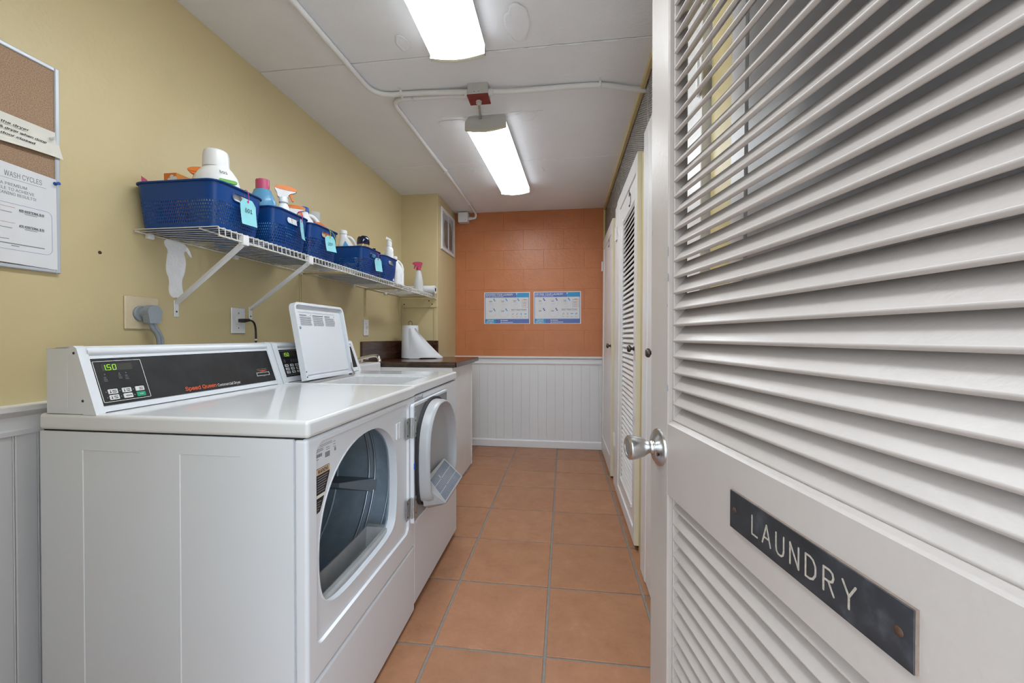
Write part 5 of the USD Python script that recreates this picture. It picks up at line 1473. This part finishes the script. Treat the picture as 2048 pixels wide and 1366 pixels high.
# vent grille on the chase
vg = thing('vent_grille', 'white wall vent grille with rusty dirt on the corner chase', 'vent', (XCH, 3.745, 1.917))
vy0, vy1, vz0, vz1 = 3.530, 3.960, 1.917, 2.303
part(vg, 'back', box(XCH, XCH + 0.004, vy0 + 0.02, vy1 - 0.02, vz0 + 0.02, vz1 - 0.02), 'white_trim')
blob = chaikin([(3.625, 1.985), (3.70, 1.960), (3.80, 1.975), (3.86, 1.958), (3.905, 2.00), (3.88, 2.06), (3.90, 2.12), (3.865, 2.20), (3.79, 2.235), (3.72, 2.215), (3.66, 2.225), (3.615, 2.16), (3.635, 2.08)], 2)
part(vg, 'dirt', onto(extrude(sg.Polygon(blob), 0.0008), (XCH + 0.004, 0, 0), (0, 1, 0), (0, 0, 1)), 'vent_dirt', label='rusty brown dirt behind the slats')
for a in ((vy0, vy0 + 0.030, vz0, vz1), (vy1 - 0.030, vy1, vz0, vz1), (vy0 + 0.03, vy1 - 0.03, vz0, vz0 + 0.030), (vy0 + 0.03, vy1 - 0.03, vz1 - 0.03, vz1)):
    part(vg, 'frame_bar', box(XCH, XCH + 0.014, *a, 0.003), 'white_trim')
for k_ in range(26):
    z_ = vz0 + 0.036 + k_ * 0.0123
    s = box(-0.005, 0.005, vy0 + 0.029, vy1 - 0.029, -0.0007, 0.0007)
    s.apply_transform(trimesh.transformations.rotation_matrix(math.radians(38), [0, 1, 0]))
    part(vg, 'slat', move(s, (XCH + 0.011, 0, z_)), 'white_trim')
part(vg, 'centre_bar', box(XCH + 0.004, XCH + 0.0155, 3.742, 3.750, vz0 + 0.03, vz1 - 0.03), 'white_trim')

# posters on the end wall


def poster(x0, x1, title, name_label, seed):
    z0, z1, yv = 1.246, 1.568, YB - 0.0015
    t = thing('laundry_poster', name_label, 'poster', ((x0 + x1) / 2, YB, z0), 'posters on the orange wall')
    pw = lambda m, lift=0.0: onto(m, (0, yv - lift, 0), (1, 0, 0), (0, 0, 1))
    part(t, 'sheet', pw(box(x0, x1, z0, z1, -0.001, 0)), 'paper')
    W = x1 - x0
    part(t, 'border', pw(frame(x0 + 0.009, x1 - 0.009, z0 + 0.006, z1 - 0.008, 0.0045, 0.0003)), 'poster_blue')
    part(t, 'header', pw(box(x0 + 0.009, x0 + W * 0.70, z1 - 0.054, z1 - 0.008, 0, 0.0004)), 'poster_blue')
    part(t, 'header', pw(extrude(sg.Polygon([(x0 + W * 0.70, z1 - 0.054), (x1 - 0.009, z1 - 0.054), (x1 - 0.009, z1 - 0.008), (x0 + W * 0.74, z1 - 0.008), (x0 + W * 0.70, z1 - 0.03)]), 0.0004)), 'poster_cyan')
    part(t, 'footer', pw(box(x0 + W * 0.26, x1 - 0.009, z0 + 0.006, z0 + 0.050, 0, 0.0004)), 'poster_blue')
    part(t, 'footer', pw(box(x0 + 0.009, x0 + W * 0.26, z0 + 0.006, z0 + 0.050, 0, 0.0004)), 'poster_cyan')
    prn = lambda m, mat, lift=0.0004: part(t, 'print', pw(m, lift), mat)
    prn(move(text(title, 0.0185, 0.0003, True, W * 0.60), (x0 + 0.014, z1 - 0.034, 0)), 'print_white', 0.0005)
    prn(move(text('STEP-BY-STEP INSTRUCTIONS', 0.0085, 0.0003, True, W * 0.39), (x0 + 0.014, z1 - 0.0485, 0)), 'print_white', 0.0005)
    prn(move(text('Caldwell', 0.0145, 0.0003, True, W * 0.145), (x0 + W * 0.065, z0 + 0.030, 0)), 'print_white', 0.0005)
    prn(move(text('&Gregory', 0.0145, 0.0003, True, W * 0.175), (x0 + W * 0.045, z0 + 0.0125, 0)), 'print_white', 0.0005)
    prn(trimesh.util.concatenate([box(x0 + W * 0.40, x0 + W * 0.52, z0 + 0.032, z0 + 0.039, 0, 0.0003), box(x0 + W * 0.40, x0 + W * 0.63, z0 + 0.014, z0 + 0.020, 0, 0.0003),
                                  onto(lathe([(0, 0.0003), (0.0065, 0.0003), (0.0065, 0)], 12), (x0 + W * 0.375, z0 + 0.0355, 0), (1, 0, 0), (0, 1, 0)), onto(lathe([(0, 0.0003), (0.0065, 0.0003), (0.0065, 0)], 12), (x0 + W * 0.375, z0 + 0.0165, 0), (1, 0, 0), (0, 1, 0))]), 'print_white', 0.0005)
    prn(move(text('BEST PRACTICES', 0.0155, 0.0003, True, W * 0.325), (x0 + W * 0.595, z0 + 0.134, 0)), 'print_grey')
    # step circles with a small blue picture and a few lines of text each
    for cx_, cz_ in ((0.165, 0.212), (0.43, 0.212), (0.69, 0.212), (0.165, 0.112), (0.43, 0.112)):
        X, Z = x0 + W * cx_, z0 + cz_
        prn(extrude(sg.Point(X, Z).buffer(0.046).difference(sg.Point(X, Z).buffer(0.0448)), 0.0002), 'grey_light')
        prn(trimesh.util.concatenate(bars(X - 0.026, X + 0.010, Z + 0.024, 2, 0.0085, 0.0042, 0.0003, seed)), 'print_grey')
        if cz_ > 0.2:
            prn(trimesh.util.concatenate(bars(X - 0.026, X + 0.026, Z + 0.003, 4, 0.0075, 0.0012, 0.0003, seed + 3)), 'grey_light')
        prn(trimesh.util.concatenate([rbox(X + 0.018, X + 0.030, Z + 0.030, Z + 0.046, -0.0002, 0.0004, 0.0002, 0), box(X + 0.026, X + 0.038, Z + 0.018, Z + 0.031, 0, 0.0003)]), 'blue_label' if (cx_ * 100 + seed) % 3 > 0.5 else 'poster_blue')
    prn(frame(x0 + W * 0.825, x0 + W * 0.955, z0 + 0.168, z0 + 0.244, 0.0022, 0.0003, 0.004), 'print_red')
    prn(trimesh.util.concatenate(bars(x0 + W * 0.845, x0 + W * 0.94, z0 + 0.226, 6, 0.0090, 0.0022, 0.0003, seed + 9) + [box(x0 + W * 0.86, x0 + W * 0.92, z0 + 0.2415, z0 + 0.2475, 0, 0.0003)]), 'print_red')
    for i in range(4):
        X = x0 + W * (0.63 + 0.09 * i)
        prn(extrude(affinity.rotate(sg.LineString([(X - 0.008, z0 + 0.100), (X + 0.008, z0 + 0.100)]).buffer(0.004), 30 * ((i + seed) % 4)), 0.0003), 'blue_label' if i > 1 else 'grey_light')
        prn(trimesh.util.concatenate(bars(X - 0.013, X + 0.013, z0 + 0.076, 2, 0.007, 0.0022, 0.0003, seed + i)), 'grey_light')


poster(-0.812, -0.342, 'WASHING YOUR LAUNDRY', 'blue and white poster headed WASHING YOUR LAUNDRY on the orange wall', 1)
poster(-0.306, 0.166, 'DRYING YOUR LAUNDRY', 'blue and white poster headed DRYING YOUR LAUNDRY on the orange wall', 2)

# ------------------------------------------------------------------ ceiling lights, conduit


def light_fixture(c0, c1, label, w=0.238):
    """Wraparound fluorescent fixture between two end points (x, y) on the ceiling."""
    c0, c1 = np.array(c0, float), np.array(c1, float)
    t = thing('ceiling_light', label, 'ceiling light', (*((c0 + c1) / 2), ZC), 'fluorescent ceiling lights')
    L = np.linalg.norm(c1 - c0)
    ey = np.array([*(c1 - c0) / L, 0])
    ex = np.array([ey[1], -ey[0], 0])
    put = lambda m: onto(m, (*c0, ZC), ex, ey)
    ang = np.linspace(-1, 1, 17)
    prof = [(w / 2 * a * 0.965, -0.066 - 0.020 * math.cos(a * math.pi / 2)) for a in ang]
    ring = sg.Polygon(prof + [(a, b + 0.0025) for a, b in prof][::-1])
    ln = onto(extrude(ring, L - 0.024), (0, L - 0.012, 0), (1, 0, 0), (0, 0, 1))
    df = part(t, 'diffuser', put(ln), 'lens', smooth=40, label='glowing white ribbed diffuser')
    sides = []
    for sg_ in (-1, 1):
        q = sg.Polygon([(sg_ * w / 2 * 0.965, -0.0665), (sg_ * w / 2, -0.036), (sg_ * (w / 2 - 0.003), -0.036), (sg_ * (w / 2 * 0.965 - 0.003), -0.0665)])
        sides.append(onto(extrude(q, L - 0.024), (0, L - 0.012, 0), (1, 0, 0), (0, 0, 1)))
    part(df, 'diffuser_side', put(trimesh.util.concatenate(sides)), 'lens_side')
    part(t, 'housing', put(hull([(a * w / 2, yy, b) for yy in (0.009, L - 0.009) for a, b in ((-0.80, 0), (-0.985, -0.027), (-0.985, -0.036), (0.985, -0.036), (0.985, -0.027), (0.80, 0))])), 'endcap')
    cap = sg.Polygon([(-w / 2 * 0.82, 0.0), (-w / 2 * 1.0, -0.026), (-w / 2 * 1.01, -0.045), (-w / 2 * 1.01, -0.070)] + [(w / 2 * a * 1.01, -0.074 - 0.015 * math.cos(a * math.pi / 2)) for a in ang] + [(w / 2 * 1.01, -0.070), (w / 2 * 1.01, -0.045), (w / 2 * 1.0, -0.026), (w / 2 * 0.82, 0.0)])
    for yy in (0.012, L):
        ec = part(t, 'end_cap', put(onto(extrude(cap, 0.012), (0, yy, 0), (1, 0, 0), (0, 0, 1))), 'endcap', smooth=30)
        rim = cap.difference(cap.buffer(-0.012)).intersection(sg.box(-1, -0.2, 1, -0.04))
        part(ec, 'end_rim', put(onto(extrude(rim, 0.016), (0, yy + (0.002 if yy > 0.1 else 0.002), 0), (1, 0, 0), (0, 0, 1))), 'endcap_rim')
    return t


light_fixture((-0.452, 0.455), (-0.452, 1.680), 'near fluorescent ceiling light cut by the top of the picture')
fb = light_fixture((-0.450, 2.262), (-0.404, 3.330), 'far fluorescent ceiling light hanging beside the red junction box')

jb_ = thing('junction_box', 'grey junction box with a red cover plate on the ceiling', 'junction box', (-0.435, 2.03, ZC))
part(jb_, 'body', rbox(-0.483, -0.379, 1.967, 2.050, 2.330, ZC + 0.004, 0.004, 1), 'box_paint', smooth=40)
part(jb_, 'cover', rbox(-0.485, -0.377, 1.966, 2.052, 2.322, 2.331, 0.003, 1), 'red_cover', smooth=40, label='red cover plate')
part(jb_, 'stem', tube(fillet([(-0.435, 2.035, 2.324), (-0.436, 2.060, 2.300), (-0.438, 2.215, 2.352)], 0.002), 0.0065, 10) if False else tube([(-0.434, 2.018, 2.320), (-0.478, 2.264, 2.370)], 0.0066, 10), 'steel', smooth=True)
part(jb_, 'locknut', lathe([(0, -0.014), (0.014, -0.014), (0.016, 0), (0, 0)], 6, at=(-0.434, 2.018, 2.323)), 'box_paint')
for x_ in (-0.490, -0.372):
    part(jb_, 'connector', onto(lathe([(0, -0.014), (0.017, -0.014), (0.017, 0.014), (0, 0.014)], 16), (x_ + (0 if x_ < -0.4 else 0), 2.004, 2.355), (0, 1, 0), (0, 0, 1)), 'conduit', smooth=40)
for x_ in (-0.447, -0.425):
    part(jb_, 'knockout_dot', onto(lathe([(0, 0.0006), (0.002, 0.0006), (0.002, 0)], 8), (x_, 1.967, 2.342), (1, 0, 0), (0, 0, 1)), 'screw')

R_ = 0.0125
ZP = ZC - 0.0135


def conduit(label, pts, r, straps):
    t = thing('conduit', label, 'conduit', (*pts[0][:2], ZC), 'ceiling conduits')
    part(t, 'pipe', tube(fillet(pts, r, 10), R_, 12), 'conduit', smooth=True)
    for p, along_x in straps:
        p = np.array(p, float)
        if along_x:
            m = [box(p[0] - 0.006, p[0] + 0.006, p[1] - R_ - 0.0015, p[1] + R_ + 0.0015, ZP - R_ - 0.0015, ZC + 0.002, 0.002), box(p[0] - 0.006, p[0] + 0.006, p[1] - 0.034, p[1] - R_, ZC - 0.002, ZC)]
        else:
            m = [box(p[0] - R_ - 0.0015, p[0] + R_ + 0.0015, p[1] - 0.006, p[1] + 0.006, ZP - R_ - 0.0015, ZC + 0.002, 0.002), box(p[0] + R_, p[0] + 0.034, p[1] - 0.006, p[1] + 0.006, ZC - 0.002, ZC)]
        part(t, 'strap', m, 'conduit')
    return t


conduit('white painted conduit running from the front to the junction box', [(-1.060, 0.124, ZP), (-1.000, 1.50, ZP), (-0.978, 1.985, ZP), (-0.76, 1.988, ZP), (-0.488, 1.996, ZP - 0.010)], 0.17, [((-0.835, 1.987), True)])
c2 = conduit('white painted conduit running from the junction box to the end wall', [(-0.484, 2.030, ZP - 0.012), (-0.60, 2.030, ZP), (-0.912, 2.024, ZP), (-0.892, 3.0, ZP), (-0.893, 4.000, ZP - 0.002), (-0.893, 4.000, ZP - 0.05), (-0.965, 4.000, ZP - 0.052)], 0.09, [((-0.79, 2.027), True), ((-0.8925, 2.95), False), ((-0.893, 3.70), False)])
conduit('white painted conduit running from the junction box to the closet mesh', [(-0.374, 2.006, ZP - 0.012), (-0.25, 2.026, ZP - 0.008), (0.0, 2.035, ZP), (0.19, 2.040, ZP), (0.30, 2.075, ZP - 0.006), (0.43, 2.105, ZP - 0.012)], 0.06, [((0.175, 2.040), True)])
eb = thing('electrical_box', 'small white electrical box in the top corner of the orange wall', 'electrical box', (-1.017, 3.99, 2.275))
part(eb, 'body', rbox(-1.068, -0.966, 3.952, YB, 2.275, 2.376, 0.008, 2), 'conduit', smooth=40)
part(eb, 'connector', onto(lathe([(0, -0.014), (0.017, -0.014), (0.017, 0.014), (0, 0.014)], 14), (-0.955, 4.0, ZP - 0.052), (0, 1, 0), (0, 0, 1)), 'conduit', smooth=40)
part(eb, 'screw', onto(lathe([(0, 0.0012), (0.003, 0.001), (0.0034, 0)], 8), (-0.990, 3.952, 2.295), (1, 0, 0), (0, 0, 1)), 'screw')
